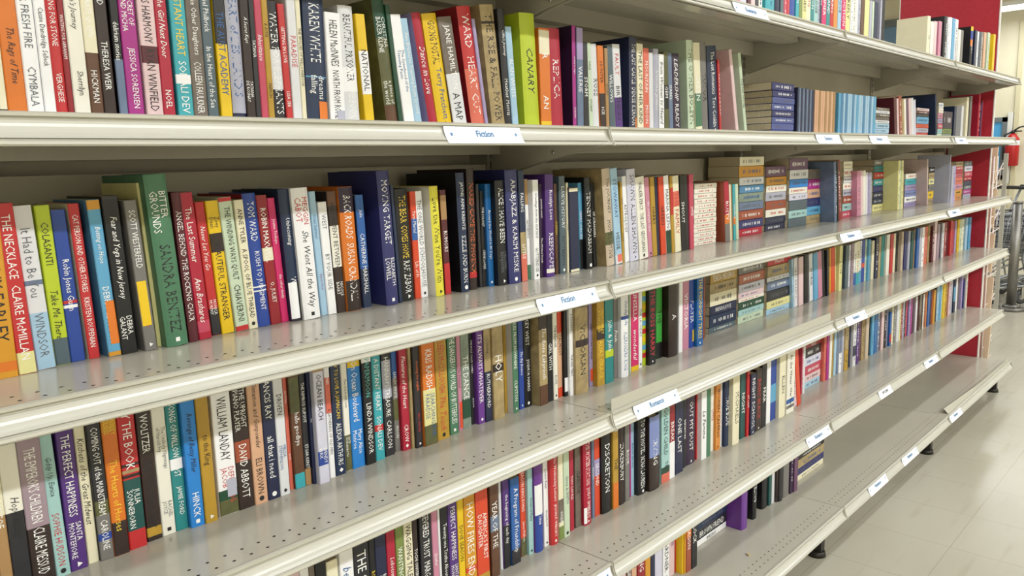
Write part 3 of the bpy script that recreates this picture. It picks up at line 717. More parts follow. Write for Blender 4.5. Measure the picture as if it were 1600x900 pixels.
b|3|-0.9231|0.0163|0.158|0.212|0.036|0.13|sky_blue|p|w:*Betting on Hope~w:DEBRA CLOPTON|0-0.03-amber,0.94-1-amber|1
b|3|-0.9064|0.0212|0.157|0.216|0.027|0.13|black|p|w:*Fear and Yoga in New Jersey~w:DEBRA^GALANT|0.98-1-charcoal|1
b|3|-0.8769|0.0166|0.152|0.209|0.043|0.13|grey|p|w:SCOTT WESTERFELD~r:UGLIES Shay's Story||1
b|3|-0.8538|0.0058|0.167|0.232|0.031|0.13|pale_yellow|p|||1
b|3|-0.8476|0.0306|0.147|0.243|0.045|0.15|green|h|w:BITTER^GROUNDS~k:SANDRA BENITEZ||1
b|3|-0.8121|0.0132|0.154|0.217|0.035|0.15|maroon|h|w:ANGEL BEHIND THE ROCKING CHAIR||1
b|3|-0.7964|0.019|0.158|0.216|0.049|0.13|crimson|p|w:The Last Summer~w:*Ann Brashares|0.05-0.13-rose|1
b|3|-0.7694|0.0148|0.173|0.201|0.05|0.13|red|p|w:*Never Let You Go~w:MONICA^MURPHY|0-0.2-charcoal|1
b|3|-0.7543|0.02|0.171|0.202|0.046|0.13|yellow|p|k:Zoey^Dean~k:BEAUTIFUL STRANGER|0.62-0.76-dark_brown|1
b|3|-0.7326|0.0208|0.168|0.206|0.059|0.13|pale_green|p|k:THE WINDING WAYS QUILT~k:CHIAVERINI|0-0.04-red,0.97-1-red|1
b|3|-0.7097|0.0153|0.171|0.201|0.046|0.13|cream|p|k:ANNE TYLER~k:A SPOOL OF BLUE THREAD||1
b|3|-0.6938|0.0221|0.171|0.21|0.047|0.15|royal_blue|h|w:TOM WARD~w:RUSH TO JUDGMENT|0.27-0.28-white,0.30-0.31-white|1
b|3|-0.6699|0.0184|0.174|0.206|0.051|0.13|dark_red|p|w:ROBIN MAXWELL~w:O, JULIET|0.5-0.6-cream|1
b|3|-0.6493|0.0135|0.177|0.201|0.053|0.13|hot_pink|p|w:Joanna Trollope~w:*the other family||1
b|3|-0.6354|0.0193|0.167|0.214|0.042|0.15|dark_blue|h|w:*Unbecoming~w:WALLER|0.0-0.3-charcoal|1
b|3|-0.6156|0.0306|0.161|0.215|0.045|0.15|white|h|r:MEGGIN^CABOT~k:*She Went All the Way||1
b|3|-0.5761|0.012|0.173|0.208|0.048|0.13|light_blue|p|b:Cruel Summer~p:Alyson Noel||1
b|3|-0.5637|0.0164|0.171|0.19|0.04|0.13|white|p|g:WEST~g:BY YOUR SIDE|0.03-0.12-white|1
b|3|-0.5457|0.0179|0.171|0.207|0.038|0.13|dark_brown|p|k:the MOMENT BETWEEN~w:NICOLE^BAART|0.38-0.72-ivory,0.88-1.0-brown|1
b|3|-0.5274|0.0285|0.164|0.213|0.029|0.15|orange|h|w:*BACK ROADS~w:SUSAN CRANDALL|0-0.25-dark_brown,0.8-1-dark_purple|1
b|3|-0.4889|0.0174|0.174|0.198|0.031|0.13|blue|p|w:*Julie~w:CATHERINE MARSHALL|0.0-0.35-dark_blue|1
b|3|-0.4511|0.0262|0.154|0.238|0.036|0.15|indigo|h|w:MOVING TARGET~w:ELIZABETH^LOWELL||1
b|3|-0.4196|0.0067|0.16|0.213|0.04|0.13|dark_blue|p|||1
b|3|-0.4078|0.0289|0.164|0.205|0.032|0.15|black|h|y:THE BEAR~y:COMES HOME~w:RAFI ZABOR||1
b|3|-0.3734|0.0141|0.17|0.199|0.014|0.13|vermilion|p|w:Yann Martel~w:Life of Pi|0.55-0.75-blue|1
b|3|-0.359|0.0171|0.17|0.199|0.028|0.13|white|p|g:THE ONE WORLD SCHOOLHOUSE||1
b|3|-0.3332|0.0208|0.155|0.207|0.033|0.15|pale_lemon|h|k:Love the Wine You're With||1
b|3|-0.3075|0.0146|0.159|0.199|0.025|0.13|maroon|p|w:RUMORS|0-0.3-red,0.72-0.95-tan|1
b|3|-0.2727|0.0216|0.149|0.23|0.021|0.15|dark_blue|h|w:JAYNE ANN KRENTZ~w:SIZZLE AND BURN||1
b|3|-0.2426|0.0195|0.156|0.237|0|0.15|dark_brown|h|o:NAKED CAME THE PHOENIX|0.1-0.15-red|1
b|3|-0.2091|0.0073|0.165|0.206|0.014|0.13|charcoal|p|||1
b|3|-0.1996|0.0112|0.166|0.193|0|0.13|black|p|w:THE SOLOIST~w:STEVE LOPEZ||1
b|3|-0.188|0.0151|0.16|0.206|0.014|0.13|cobalt|p|w:Around the World in 80 Days||1
b|3|-0.1725|0.0272|0.145|0.212|0.017|0.15|black|h|w:ALICE I HAVE BEEN~g:MELANIE^BENJAMIN||1
b|3|-0.145|0.0352|0.141|0.232|0.025|0.15|indigo|h|w:ARABJAZZ & KARIM MISKE||1
b|3|-0.1037|0.0176|0.146|0.23|0.024|0.13|dark_blue|p|w:FALLING~w:LITTLE|0-0.25-coral,0.25-0.45-sand|1
b|3|-0.0775|0.0099|0.153|0.212|0.024|0.13|white|p|k:GATHERING|0-0.15-green,0.75-1-tan|1
b|3|-0.0672|0.0183|0.144|0.21|0|0.13|white|p|k:*Greetings from the FLIPSIDE~k:GUTTERIDGE||1
b|3|-0.0381|0.0116|0.152|0.201|0|0.13|dark_purple|p|w:JENNIFER ASHLEY~w:The Wicked Deeds||1
b|3|-0.0261|0.0269|0.142|0.22|0|0.15|purple|h|w:Rosalyn Love~w:REEFSCAPE|0.04-0.08-ivory|1
b|3|0.0195|0.0094|0.157|0.199|0.013|0.13|brown|p|y:PUDDING||1
b|3|0.0293|0.0202|0.15|0.215|0|0.15|slate|h|w:ELUSIVE HISTORY~k:PATTERSON||1
b|3|0.0561|0.0062|0.154|0.2|0|0.13|cream|p|k:Corinne||0
b|3|0.0627|0.0307|0.149|0.189|0.014|0.13|navy|p||0.0-0.03-cream,0.95-0.99-cream|1
b|3|0.1108|0.0121|0.16|0.198|0.024|0.13|sky_blue|p|w:HEART of the SEA|0-0.35-black|1
b|3|0.1233|0.022|0.148|0.209|0.033|0.15|black|h|w:TENNEY HADASSAH||1
b|3|0.1613|0.0124|0.159|0.196|0.048|0.13|black|p|w:OF STRANGERS||1
b|3|0.1866|0.0308|0.138|0.228|0.079|0.15|beige|h|k:The JOURNEY~k:HOMECOMING|0.22-0.35-olive|1
b|3|0.2221|0.0269|0.14|0.228|0.095|0.13|light_blue|p|b:STOWAWAY~k:HESSE|0-0.1-pale_grey|1
b|3|0.2633|0.0083|0.15|0.195|0.045|0.13|mustard|p|k:WHITE~k:GARDNER||0
b|3|0.272|0.0169|0.148|0.208|0.059|0.13|white|p|k:ASTROLOGY||1
b|3|0.2893|0.035|0.142|0.224|0.073|0.15|pale_lavender|h|k:SHAWN~k:ALLEN SHAWN||1
b|3|0.3301|0.0386|0.145|0.204|0.103|0.13|ivory|p|k:WALKER PERCY~k:THE LAST GENTLEMAN||1
b|3|0.3894|0.0191|0.158|0.202|0.098|0.13|pink|p|w:the complete tales||1
b|3|0.4089|0.0201|0.157|0.202|0.082|0.13|mustard|p|k:HARRY||1
b|3|0.4337|0.0119|0.16|0.201|0.066|0.13|dark_blue|p|||1
b|3|0.446|0.024|0.156|0.201|0.08|0.13|vermilion|p|k:GREEN||1
b|3|0.4704|0.0225|0.154|0.204|0.094|0.13|white|p|k:MARINA LEZNOFF|0.0-0.3-dark_green|1
b|3|0.4933|0.0136|0.153|0.202|0.067|0.13|mustard|p||0.5-0.85-red|1
b|3|0.5083|0.029|0.152|0.202|0.086|0.13|cream|p|r:THE FAMILY|0.6-0.8-coral|1
b|3|0.5458|0.0248|0.157|0.202|0.053|0.13|black|p|w:SHOUT||1
b|3|0.578|0.0158|0.161|0.203|0.072|0.13|charcoal|p|||1
b|3|0.5943|0.0211|0.158|0.203|0.049|0.13|rose|p|w:JANE||1
l|3|0.6606|0.0112|0.1867|0.125|0.0|0.107|ivory|F||0|0
l|3|0.6606|0.0112|0.1857|0.125|0.012|0.107|ivory|F||1|0
l|3|0.6606|0.0114|0.1857|0.125|0.024|0.107|ivory|F||2|0
l|3|0.6606|0.0127|0.1867|0.125|0.0362|0.107|ivory|F||3|0
l|3|0.6606|0.0127|0.1862|0.125|0.0498|0.107|ivory|F||4|0
l|3|0.6606|0.0136|0.1852|0.125|0.0633|0.107|ivory|F||5|0
l|3|0.6606|0.0126|0.1862|0.125|0.0776|0.107|ivory|F||6|0
l|3|0.6606|0.0126|0.1867|0.125|0.0911|0.107|ivory|F||7|0
l|3|0.6606|0.0139|0.1857|0.125|0.1045|0.107|ivory|F||8|0
l|3|0.6606|0.0126|0.1857|0.125|0.1192|0.107|ivory|F||9|0
l|3|0.6606|0.0139|0.1867|0.125|0.1326|0.107|ivory|F||10|0
l|3|0.6606|0.0134|0.1862|0.125|0.1473|0.107|ivory|F||11|0
l|3|0.6606|0.0134|0.1852|0.125|0.1615|0.107|ivory|F||12|0
b|3|0.8094|0.0273|0.167|0.178|0.083|0.108|crimson|p|w:RUSTY|0.0-0.3-grey,0.3-0.45-orange|1
b|3|0.8524|0.0093|0.174|0.168|0.079|0.108|cream|p|||0
b|3|0.8677|0.0058|0.177|0.167|0.061|0.108|tan|p|||0
b|3|0.8739|0.0134|0.174|0.167|0.075|0.108|turquoise|p|w:DANIELLE|0.28-0.42-orange|0
b|3|0.8897|0.0163|0.174|0.167|0.076|0.108|pale_green|p|||0
l|3|0.9545|0.0231|0.2026|0.165|0.0|0.107|crimson|G||0|1
l|3|0.9545|0.0335|0.2026|0.165|0.1846|0.107|amber|G||7|1
l|3|0.9552|0.0273|0.2021|0.165|0.1071|0.107|sage|G||4|1
l|3|0.9559|0.0264|0.2016|0.165|0.0239|0.107|indigo|G||1|1
l|3|0.9559|0.0282|0.2016|0.165|0.2189|0.107|cream|G||8|1
l|3|0.9566|0.0233|0.2011|0.165|0.1352|0.107|steel_blue|G||5|1
l|3|0.9573|0.0289|0.2016|0.165|0.0511|0.107|rust|G||2|1
l|3|0.958|0.0245|0.2021|0.165|0.1593|0.107|pale_grey|G||6|1
l|3|0.9587|0.0255|0.2026|0.165|0.0808|0.107|blue_grey|G||3|1
l|3|1.1711|0.0205|0.2181|0.153|0.0|0.107|navy|H||0|0
l|3|1.1711|0.0344|0.2181|0.153|0.179|0.107|plum|H||7|1
l|3|1.1718|0.0279|0.2176|0.153|0.0989|0.107|lavender_grey|H||4|0
l|3|1.1725|0.0233|0.2171|0.153|0.0213|0.107|navy|H||1|0
l|3|1.1732|0.0236|0.2166|0.153|0.1275|0.107|ivory|H||5|0
l|3|1.1739|0.0246|0.2171|0.153|0.0454|0.107|ivory|H||2|0
l|3|1.1746|0.0263|0.2176|0.153|0.1519|0.107|amber|H||6|0
l|3|1.1753|0.0273|0.2181|0.153|0.0708|0.107|rust|H||3|0
l|3|1.3317|0.0303|0.21|0.152|0.0|0.107|slate|I||0|0
l|3|1.3317|0.038|0.21|0.152|0.1987|0.107|plum|I||7|1
l|3|1.3324|0.021|0.2095|0.152|0.1154|0.107|ivory|I||4|0
l|3|1.3331|0.0264|0.209|0.152|0.0311|0.107|pale_turquoise|I||1|0
l|3|1.3338|0.0275|0.2085|0.152|0.1372|0.107|azure|I||5|0
l|3|1.3345|0.0333|0.209|0.152|0.0583|0.107|slate|I||2|1
l|3|1.3352|0.0324|0.2095|0.152|0.1655|0.107|pale_grey|I||6|1
l|3|1.3359|0.0222|0.21|0.152|0.0924|0.107|pale_lavender|I||3|0
l|3|1.5088|0.0295|0.2205|0.122|0.0|0.105|sand|J||0|0
l|3|1.5095|0.0339|0.22|0.122|0.1252|0.105|magenta|J||4|0
l|3|1.5102|0.0309|0.2195|0.122|0.0303|0.105|sky_blue|J||1|0
l|3|1.5109|0.0363|0.219|0.122|0.1599|0.105|taupe|J||5|0
l|3|1.5116|0.0292|0.2195|0.122|0.0619|0.105|indigo|J||2|0
l|3|1.513|0.0325|0.2205|0.122|0.0919|0.105|peach|J||3|0
b|3|1.6367|0.0215|0.164|0.222|0.122|0.15|blue_grey|h|||0
b|3|1.6613|0.0124|0.164|0.222|0.123|0.13|black|p|||0
b|3|1.7098|0.0238|0.177|0.227|0.187|0.13|dark_red|p|||0
l|3|1.8306|0.0256|0.2137|0.093|0.0|0.107|rose|K||0|0
l|3|1.8306|0.0274|0.2137|0.093|0.1922|0.107|cream|K||7|0
l|3|1.8313|0.0259|0.2132|0.093|0.1095|0.107|ivory|K||4|0
l|3|1.832|0.0285|0.2127|0.093|0.0264|0.107|pale_turquoise|K||1|0
l|3|1.8327|0.0236|0.2122|0.093|0.1362|0.107|pale_grey|K||5|0
l|3|1.8334|0.0276|0.2127|0.093|0.0557|0.107|rust|K||2|0
l|3|1.8341|0.0309|0.2132|0.093|0.1606|0.107|ivory|K||6|0
l|3|1.8348|0.0245|0.2137|0.093|0.0841|0.107|lavender_grey|K||3|0
b|3|1.9296|0.04|0.19|0.181|0.101|0.108|pink|p|||0
b|3|1.9733|0.0257|0.191|0.18|0.103|0.108|pale_pink|p|||0
b|3|2.0102|0.0239|0.194|0.18|0.104|0.108|ivory|p|||0
b|3|2.0365|0.022|0.194|0.172|0.106|0.108|pale_grey|p|||0
b|3|2.0684|0.02|0.196|0.171|0.094|0.108|lavender|p|||0
b|3|2.0985|0.0203|0.199|0.171|0.108|0.108|lavender_grey|p|||0
l|3|2.2251|0.029|0.2335|0.127|0.0|0.092|pale_yellow|L||0|0
l|3|2.2251|0.0253|0.2335|0.127|0.1948|0.092|grey|L||7|0
l|3|2.2258|0.0281|0.233|0.127|0.1097|0.092|teal|L||4|0
l|3|2.2265|0.0247|0.2325|0.127|0.0298|0.092|dark_blue|L||1|0
l|3|2.2272|0.0284|0.232|0.127|0.1386|0.092|red|L||5|0
l|3|2.2279|0.0271|0.2325|0.127|0.0553|0.092|navy|L||2|0
l|3|2.2286|0.0262|0.233|0.127|0.1678|0.092|teal|L||6|0
l|3|2.2293|0.0257|0.2335|0.127|0.0832|0.092|indigo|L||3|0
b|3|2.3579|0.023|0.171|0.214|0.077|0.13|pale_yellow|p|||0
b|3|2.3934|0.0142|0.174|0.214|0.095|0.13|pale_green|p|||0
b|3|2.4192|0.0235|0.175|0.214|0.09|0.13|pale_yellow|p|||0
l|3|2.5461|0.0203|0.2034|0.17|0.0|0.107|lavender|M||0|0
l|3|2.5468|0.026|0.2029|0.17|0.1013|0.107|turquoise|M||4|0
l|3|2.5475|0.0255|0.2024|0.17|0.0211|0.107|white|M||1|0
l|3|2.5482|0.0233|0.2019|0.17|0.1282|0.107|ivory|M||5|0
l|3|2.5489|0.0262|0.2024|0.17|0.0474|0.107|periwinkle|M||2|0
l|3|2.5503|0.0261|0.2034|0.17|0.0744|0.107|lavender|M||3|0
b|3|2.7223|0.0152|0.155|0.216|0.144|0.13|pink_grey|p|||0
l|3|2.8063|0.0268|0.1771|0.085|0.0|0.107|sand|N||0|0
l|3|2.807|0.0272|0.1766|0.085|0.1215|0.107|sand|N||4|0
l|3|2.8077|0.0331|0.1761|0.085|0.0276|0.107|yellow|N||1|0
l|3|2.8084|0.0262|0.1756|0.085|0.1495|0.107|charcoal|N||5|0
l|3|2.8091|0.0311|0.1761|0.085|0.0615|0.107|grey|N||2|0
l|3|2.8105|0.0273|0.1771|0.085|0.0934|0.107|pale_yellow|N||3|0
b|3|2.9642|0.0073|0.127|0.232|-0.015|0.15|lavender_grey|h|||0
b|3|2.9719|0.0241|0.118|0.178|-0.0|0.108|lavender_grey|p|||0
b|3|2.9993|0.039|0.118|0.178|0.03|0.108|lavender|p|||0
l|3|3.2023|0.0229|0.1604|0.126|0.0|0.107|tangerine|O||0|0
l|3|3.2023|0.0252|0.1604|0.126|0.1699|0.107|sand|O||7|0
l|3|3.203|0.0215|0.1599|0.126|0.1128|0.107|rose|O||4|0
l|3|3.2037|0.0277|0.1594|0.126|0.0237|0.107|amber|O||1|0
l|3|3.2044|0.0166|0.159|0.126|0.1351|0.107|crimson|O||5|0
l|3|3.2051|0.0276|0.1594|0.126|0.0522|0.107|pink|O||2|0
l|3|3.2058|0.0166|0.1599|0.126|0.1526|0.107|rose|O||6|0
l|3|3.2065|0.0314|0.1604|0.126|0.0806|0.107|coral|O||3|0
l|3|3.3599|0.0215|0.1597|0.153|0.0|0.107|lavender_grey|P||0|0
l|3|3.3599|0.0249|0.1597|0.153|0.1697|0.107|slate|P||7|0
l|3|3.3606|0.0202|0.1592|0.153|0.0929|0.107|crimson|P||4|0
l|3|3.3613|0.0245|0.1588|0.153|0.0223|0.107|magenta|P||1|0
l|3|3.362|0.0261|0.1583|0.153|0.1139|0.107|rose|P||5|0
l|3|3.3627|0.0204|0.1588|0.153|0.0476|0.107|slate|P||2|0
l|3|3.3634|0.028|0.1592|0.153|0.1409|0.107|pale_lavender|P||6|0
l|3|3.3641|0.0233|0.1597|0.153|0.0688|0.107|dark_blue|P||3|0
b|4|-1.0803|0.0139|0.155|0.218|0|0.13|tan|p|w:RUSCOE|0.5-0.75-cream|1
b|4|-1.0661|0.0205|0.155|0.198|0|0.13|charcoal|p|k:*Hope Rising|0.55-1-ivory|1
b|4|-1.0453|0.0269|0.155|0.2|0|0.13|dark_brown|p|w:THE EMPEROR'S CHILDREN~w:CLAIRE MESSUD|0.4-1.0-mauve|1
b|4|-1.017|0.0174|0.16|0.196|0.019|0.13|pale_turquoise|p|k:*Giddy Up, Eunice~r:SOPHIE HUDSON||1
b|4|-0.9982|0.0212|0.163|0.204|0|0.13|purple|p|w:THE PERFECT HAPPINESS~w:SANTA^MONTEFIORE||1
b|4|-0.9748|0.0139|0.168|0.23|0|0.13|cream|p|k:*Kitchens of the Great Midwest||1
b|4|-0.9605|0.018|0.163|0.205|0|0.13|charcoal|p|w:COMING OUT of the MAINSTREAM~w:CAROLINE|0-0.14-grey,0.14-0.19-royal_blue,0.19-0.32-grey,0.32-0.42-olive|1
b|4|-0.9422|0.0195|0.161|0.224|0|0.13|orange|p|y:MOLLY^GLOSS~y:The Hearts of Horses|0-0.22-dark_brown,0.8-1-amber|1
b|4|-0.9208|0.0237|0.164|0.23|0|0.13|red|p|w:BY THE BOOK~w:JULIA^SONNEBORN|0.12-0.45-dark_teal,0.46-0.48-dark_brown,0.49-0.51-sand,0.53-0.55-dark_brown|1
b|4|-0.8938|0.0213|0.17|0.23|0|0.13|dark_brown|p|w:MEG WOLITZER~k:THE TEN-YEAR NAP|0.03-0.09-gold|1
b|4|-0.8711|0.0195|0.172|0.21|0|0.13|ivory|p|g:The Unlikely Pilgrimage^of Harold Fry~g:RACHEL^JOYCE||1
b|4|-0.8508|0.0185|0.172|0.21|0|0.13|teal|p|w:SONGS OF WILLOW FROST~w:JAMIE FORD|0.45-0.53-white|1
b|4|-0.8319|0.0212|0.164|0.216|0|0.13|azure|p|k:*Revenge of Betsy Miller~w:HINCK||1
b|4|-0.8101|0.0192|0.162|0.224|0|0.13|mustard|p|k:to the King||1
b|4|-0.784|0.0307|0.167|0.202|0|0.13|white|p|k:WILLIAM LANDAY~r:DEFENDING^JACOB|0-0.12-olive,0.12-0.2-dark_green|1
b|4|-0.7529|0.0254|0.166|0.223|0|0.13|dark_brown|p|w:THE UPRIGHT^PIANO PLAYER~w:DAVID ABBOTT|0.35-0.5-rust|1
b|4|-0.7267|0.022|0.164|0.225|0|0.13|peach|p|k:*Cinnamon and Gunpowder~k:ELI BROWN||1
b|4|-0.704|0.0217|0.164|0.227|0|0.13|navy|p|w:FRANCIS RAY~w:all that i need||1
b|4|-0.6816|0.0172|0.164|0.199|0|0.13|pale_grey|p|k:DRIVEN~b:MELISA^STEPHENSON||1
b|4|-0.6577|0.0067|0.175|0.23|0|0.13|coral|p|w:*Hex Molitzer~w:the life||1
b|4|-0.6506|0.0187|0.169|0.201|0|0.13|brown|p|w:hello goodbye|0-0.13-turquoise,0.65-0.95-olive|1
b|4|-0.6308|0.0115|0.17|0.21|0|0.13|charcoal|p|w:THE NIMROD FLIPOUT~w:ETGAR KERET|0-0.14-tan|1
b|4|-0.6189|0.0058|0.165|0.219|0|0.13|navy|p|w:*Hope||1
b|4|-0.6127|0.0196|0.155|0.229|0|0.13|pale_lavender|p|k:OCEAN BEACH~w:WENDY^WAX|0.14-0.25-royal_blue,0.85-1-tan|1
b|4|-0.586|0.0108|0.164|0.21|0|0.13|white|p|w:GAINES~k:A GATHERING OF OLD MEN|0.55-0.85-coral|1
b|4|-0.5737|0.0203|0.164|0.229|0|0.13|dark_blue|p|y:HOW TO LOVE A JAMAICAN~w:ALEXIA ARTHURS||1
b|4|-0.5492|0.0129|0.169|0.217|0|0.13|ivory|p|k:They Did It with Love~w:KATE^MORGENROTH|0-0.3-olive|1
b|4|-0.5358|0.0264|0.168|0.209|0|0.13|azure|p|w:On Ocean Boulevard~w:Mary Alice^Monroe|0.88-1-yellow|1
b|4|-0.509|0.0203|0.163|0.209|0|0.13|black|p|t:PAPERMOON~w:LINDA WINDSOR|0.9-1-white|1
b|4|-0.4859|0.0197|0.166|0.204|0|0.13|turquoise|p|w:A DISTANT HEART~w:SONALI DEV|0.27-0.33-red|1
b|4|-0.4611|0.0206|0.17|0.201|0|0.13|charcoal|p|w:HANNAH'S TREASURE~w:CARLSON|0.55-0.9-lavender_grey|1
b|4|-0.4349|0.0125|0.175|0.203|0|0.13|grey|p|w:EARLEY WHITE~w:MOON|0.3-0.5-olive,0.7-1.0-blue|1
b|4|-0.422|0.0185|0.168|0.221|0|0.13|crimson|p|w:*Pleasures of the Heart~w:CROW||1
b|4|-0.4031|0.0059|0.164|0.232|0|0.13|sand|p|||1
b|4|-0.3968|0.0164|0.159|0.203|0|0.13|charcoal|p|o:meeting the english~r:kate clanchy||1
b|4|-0.38|0.0311|0.153|0.2|0|0.13|orange|p|w:KRIS RADISH~b:SEARCHING FOR^PARADISE|0.0-0.2-olive,0.2-0.55-pale_yellow|1
b|4|-0.3435|0.0303|0.158|0.232|0|0.13|gold|p|r:COLLEEN McCULLOUGH~r:*The Touch||1
b|4|-0.3062|0.0225|0.163|0.216|0|0.13|green|p|w:THE DANGEROUS WORLD OF BUTTERFLIES||1
b|4|-0.2772|0.0106|0.169|0.212|0|0.13|pink|p|k:*The Personal||1
b|4|-0.2651|0.0234|0.17|0.206|0|0.13|sage|p|w:THE DANCE|0.1-0.3-dark_green|1
b|4|-0.2347|0.0094|0.176|0.218|0|0.13|charcoal|p|w:THE WOLF CALLED ROMEO~w:NICK JANS||1
b|4|-0.2249|0.0188|0.166|0.226|0|0.13|violet|p|w:IT'S ALWAYS WHATEVER||1
b|4|-0.2057|0.0195|0.164|0.213|0|0.13|navy|p|k:*Crossing~w:RUTHERFORD|0.5-1-sand|1
b|4|-0.1859|0.0315|0.159|0.212|0|0.13|sand|p|w:HOLY|0.48-0.56-dark_brown|1
b|4|-0.1353|0.0077|0.176|0.2|0|0.13|gold|p|||1
b|4|-0.1273|0.0174|0.159|0.229|0|0.13|green|p|w:MILES FROM NOWHERE~w:CLIPSTON||1
b|4|-0.1|0.0155|0.166|0.199|0|0.13|royal_blue|p|w:*The Big Bounce||1
b|4|-0.0828|0.0221|0.166|0.215|0|0.13|black|p|w:KEY WEST~w:JOSHUA HARRIS||1
b|4|-0.0546|0.0271|0.147|0.227|0|0.13|sand|p|w:*The Rose Labyrinth|0-0.2-brown,0.75-1-dark_brown|1
b|4|-0.0198|0.0177|0.153|0.202|0|0.13|black|p|w:GIRL WITH||1
b|4|0.0008|0.0146|0.154|0.223|0|0.13|ivory|p|k:THE READER~k:KOPE||1
b|4|0.0195|0.0152|0.157|0.23|0|0.13|peach|p|k:ALMOST|0-0.1-vermilion,0.65-1-vermilion|1
b|4|0.0351|0.011|0.15|0.219|0|0.13|black|p||0.05-0.2-white|1
b|4|0.0465|0.0126|0.144|0.225|0|0.13|white|p|k:A DIAMANT~k:THE RED TENT||1
b|4|0.0595|0.0456|0.134|0.202|0|0.15|sand|h|k:VICTORIAN|0.55-0.63-dark_brown|1
b|4|0.1322|0.0126|0.154|0.213|0|0.13|lavender|p|k:JESSEN ONCE AND FOREVER||1
b|4|0.1452|0.0294|0.141|0.203|0|0.13|gold|p|y:MARGARET^ATWOOD~y:ALIAS GRACE|0.55-0.68-dark_brown|1
b|4|0.1751|0.0326|0.139|0.227|0|0.13|teal|p|w:Julie & Julia|0.28-0.36-lime|1
b|4|0.2243|0.0179|0.15|0.208|0|0.13|grey|p|w:*Prada||1
b|4|0.2426|0.0306|0.138|0.213|0|0.15|white|h|b:*Sunday Life~b:ALEXANDRA KING|0.68-0.72-royal_blue|1
b|4|0.2891|0.0049|0.148|0.232|0|0.13|pale_green|p|||0
b|4|0.3017|0.0321|0.152|0.227|0|0.13|hot_pink|p|w:KINSELLA~w:*wonderful|0-0.06-yellow|1
b|4|0.3454|0.0153|0.159|0.231|0|0.13|white|p|g:THE LAUNDRY||1
b|4|0.3679|0.0149|0.163|0.213|0|0.13|lime|p||0.1-0.16-red,0.2-0.26-sky_blue,0.3-0.36-yellow,0.4-0.46-red,0.5-0.56-sky_blue,0.6-0.66-red,0.7-0.76-yellow,0.8-0.86-sky_blue|1
b|4|0.3832|0.0318|0.153|0.215|0|0.13|black|p|r:THE BOSS HARRY||1
b|4|0.4496|0.0283|0.174|0.223|0|0.13|bright_green|p|k:THE|0-0.2-black|1
b|4|0.4843|0.0464|0.155|0.214|0|0.15|dark_brown|h|w:A||1
b|4|0.548|0.0185|0.164|0.208|0|0.13|white|p|||1
b|4|0.5807|0.0322|0.172|0.212|0|0.13|pink|p|w:VICTORIA||1
b|4|0.6133|0.0264|0.169|0.203|0|0.15|royal_blue|h|w:PLAYER||1
b|4|0.6401|0.0346|0.162|0.211|0|0.13|cobalt|p|y:THE MIDNIGHT TREES||1
b|4|0.7352|0.0058|0.195|0.232|0|0.127|rust|p|||0
b|4|0.7414|0.0098|0.203|0.189|0|0.119|amber|p|||0
b|4|0.7516|0.0106|0.204|0.171|0|0.108|brown|p|||0
l|4|0.807|0.0165|0.2169|0.168|0.0|0.107|slate|Q||0|0
l|4|0.8077|0.0305|0.2164|0.168|0.122|0.107|sand|Q||4|1
l|4|0.8084|0.0369|0.2159|0.168|0.0173|0.107|dark_blue|Q||1|1
l|4|0.8091|0.0297|0.2154|0.168|0.1533|0.107|gold|Q|w:TERESA MEDEIROS|5|1
l|4|0.8098|0.0262|0.2159|0.168|0.055|0.107|navy|Q|w:BRENDA JOYCE|2|1
l|4|0.8112|0.0392|0.2169|0.168|0.082|0.107|cream|Q||3|1
l|4|0.9826|0.0236|0.2128|0.179|0.0|0.107|pale_green|R||0|1
l|4|0.9826|0.0299|0.2128|0.179|0.1591|0.107|grey|R||7|1
l|4|0.9833|0.0183|0.2123|0.179|0.0809|0.107|pale_pink|R||4|0
l|4|0.984|0.0194|0.2119|0.179|0.0244|0.107|pale_turquoise|R||1|0
l|4|0.9847|0.0267|0.2114|0.179|0.1|0.107|pale_lavender|R||5|1
l|4|0.9854|0.0235|0.2119|0.179|0.0446|0.107|dark_green|R||2|1
l|4|0.9861|0.0307|0.2123|0.179|0.1275|0.107|terracotta|R||6|1
l|4|0.9868|0.0112|0.2128|0.179|0.0689|0.107|ivory|R||3|0
l|4|1.1697|0.0183|0.2062|0.181|0.0|0.107|light_blue|S||0|0
l|4|1.1704|0.0151|0.2057|0.181|0.1124|0.107|pale_grey|S||4|0
l|4|1.1711|0.0256|0.2052|0.181|0.0191|0.107|pale_yellow|S||1|1
l|4|1.1718|0.0367|0.2047|0.181|0.1283|0.107|sand|S||5|1
l|4|1.1725|0.0349|0.2052|0.181|0.0455|0.107|charcoal|S||2|1
l|4|1.1732|0.0293|0.2057|0.181|0.1658|0.107|red|S|w:PASSIVE|6|1
l|4|1.1739|0.0304|0.2062|0.181|0.0812|0.107|blue_grey|S||3|1
b|4|1.357|0.0111|0.194|0.175|0.131|0.108|light_blue|p|||0
b|4|1.3688|0.0251|0.194|0.176|0.083|0.108|pale_grey|p|||0
b|4|1.397|0.038|0.19|0.175|0.071|0.108|pale_pink|p|||1
b|4|1.4592|0.0395|0.194|0.178|0.065|0.108|black|h|||1
b|4|1.5056|0.0296|0.196|0.177|0.11|0.108|pale_grey|p|k:HORSE||0
b|4|1.5355|0.0359|0.192|0.177|0.108|0.108|sky_blue|p|||1
b|4|1.5848|0.038|0.196|0.178|0.14|0.108|pink|p|||1
b|4|1.6261|0.0312|0.196|0.181|0.154|0.108|black|h|||0
b|4|1.6576|0.0171|0.192|0.178|0.1|0.108|charcoal|p|||0
b|4|1.7214|0.0166|0.209|0.176|0.077|0.108|amber|p|||0
b|4|1.7384|0.035|0.208|0.177|0.091|0.108|vermilion|p|||0
b|4|1.7816|0.0058|0.209|0.176|0.095|0.108|pale_yellow|p|||0
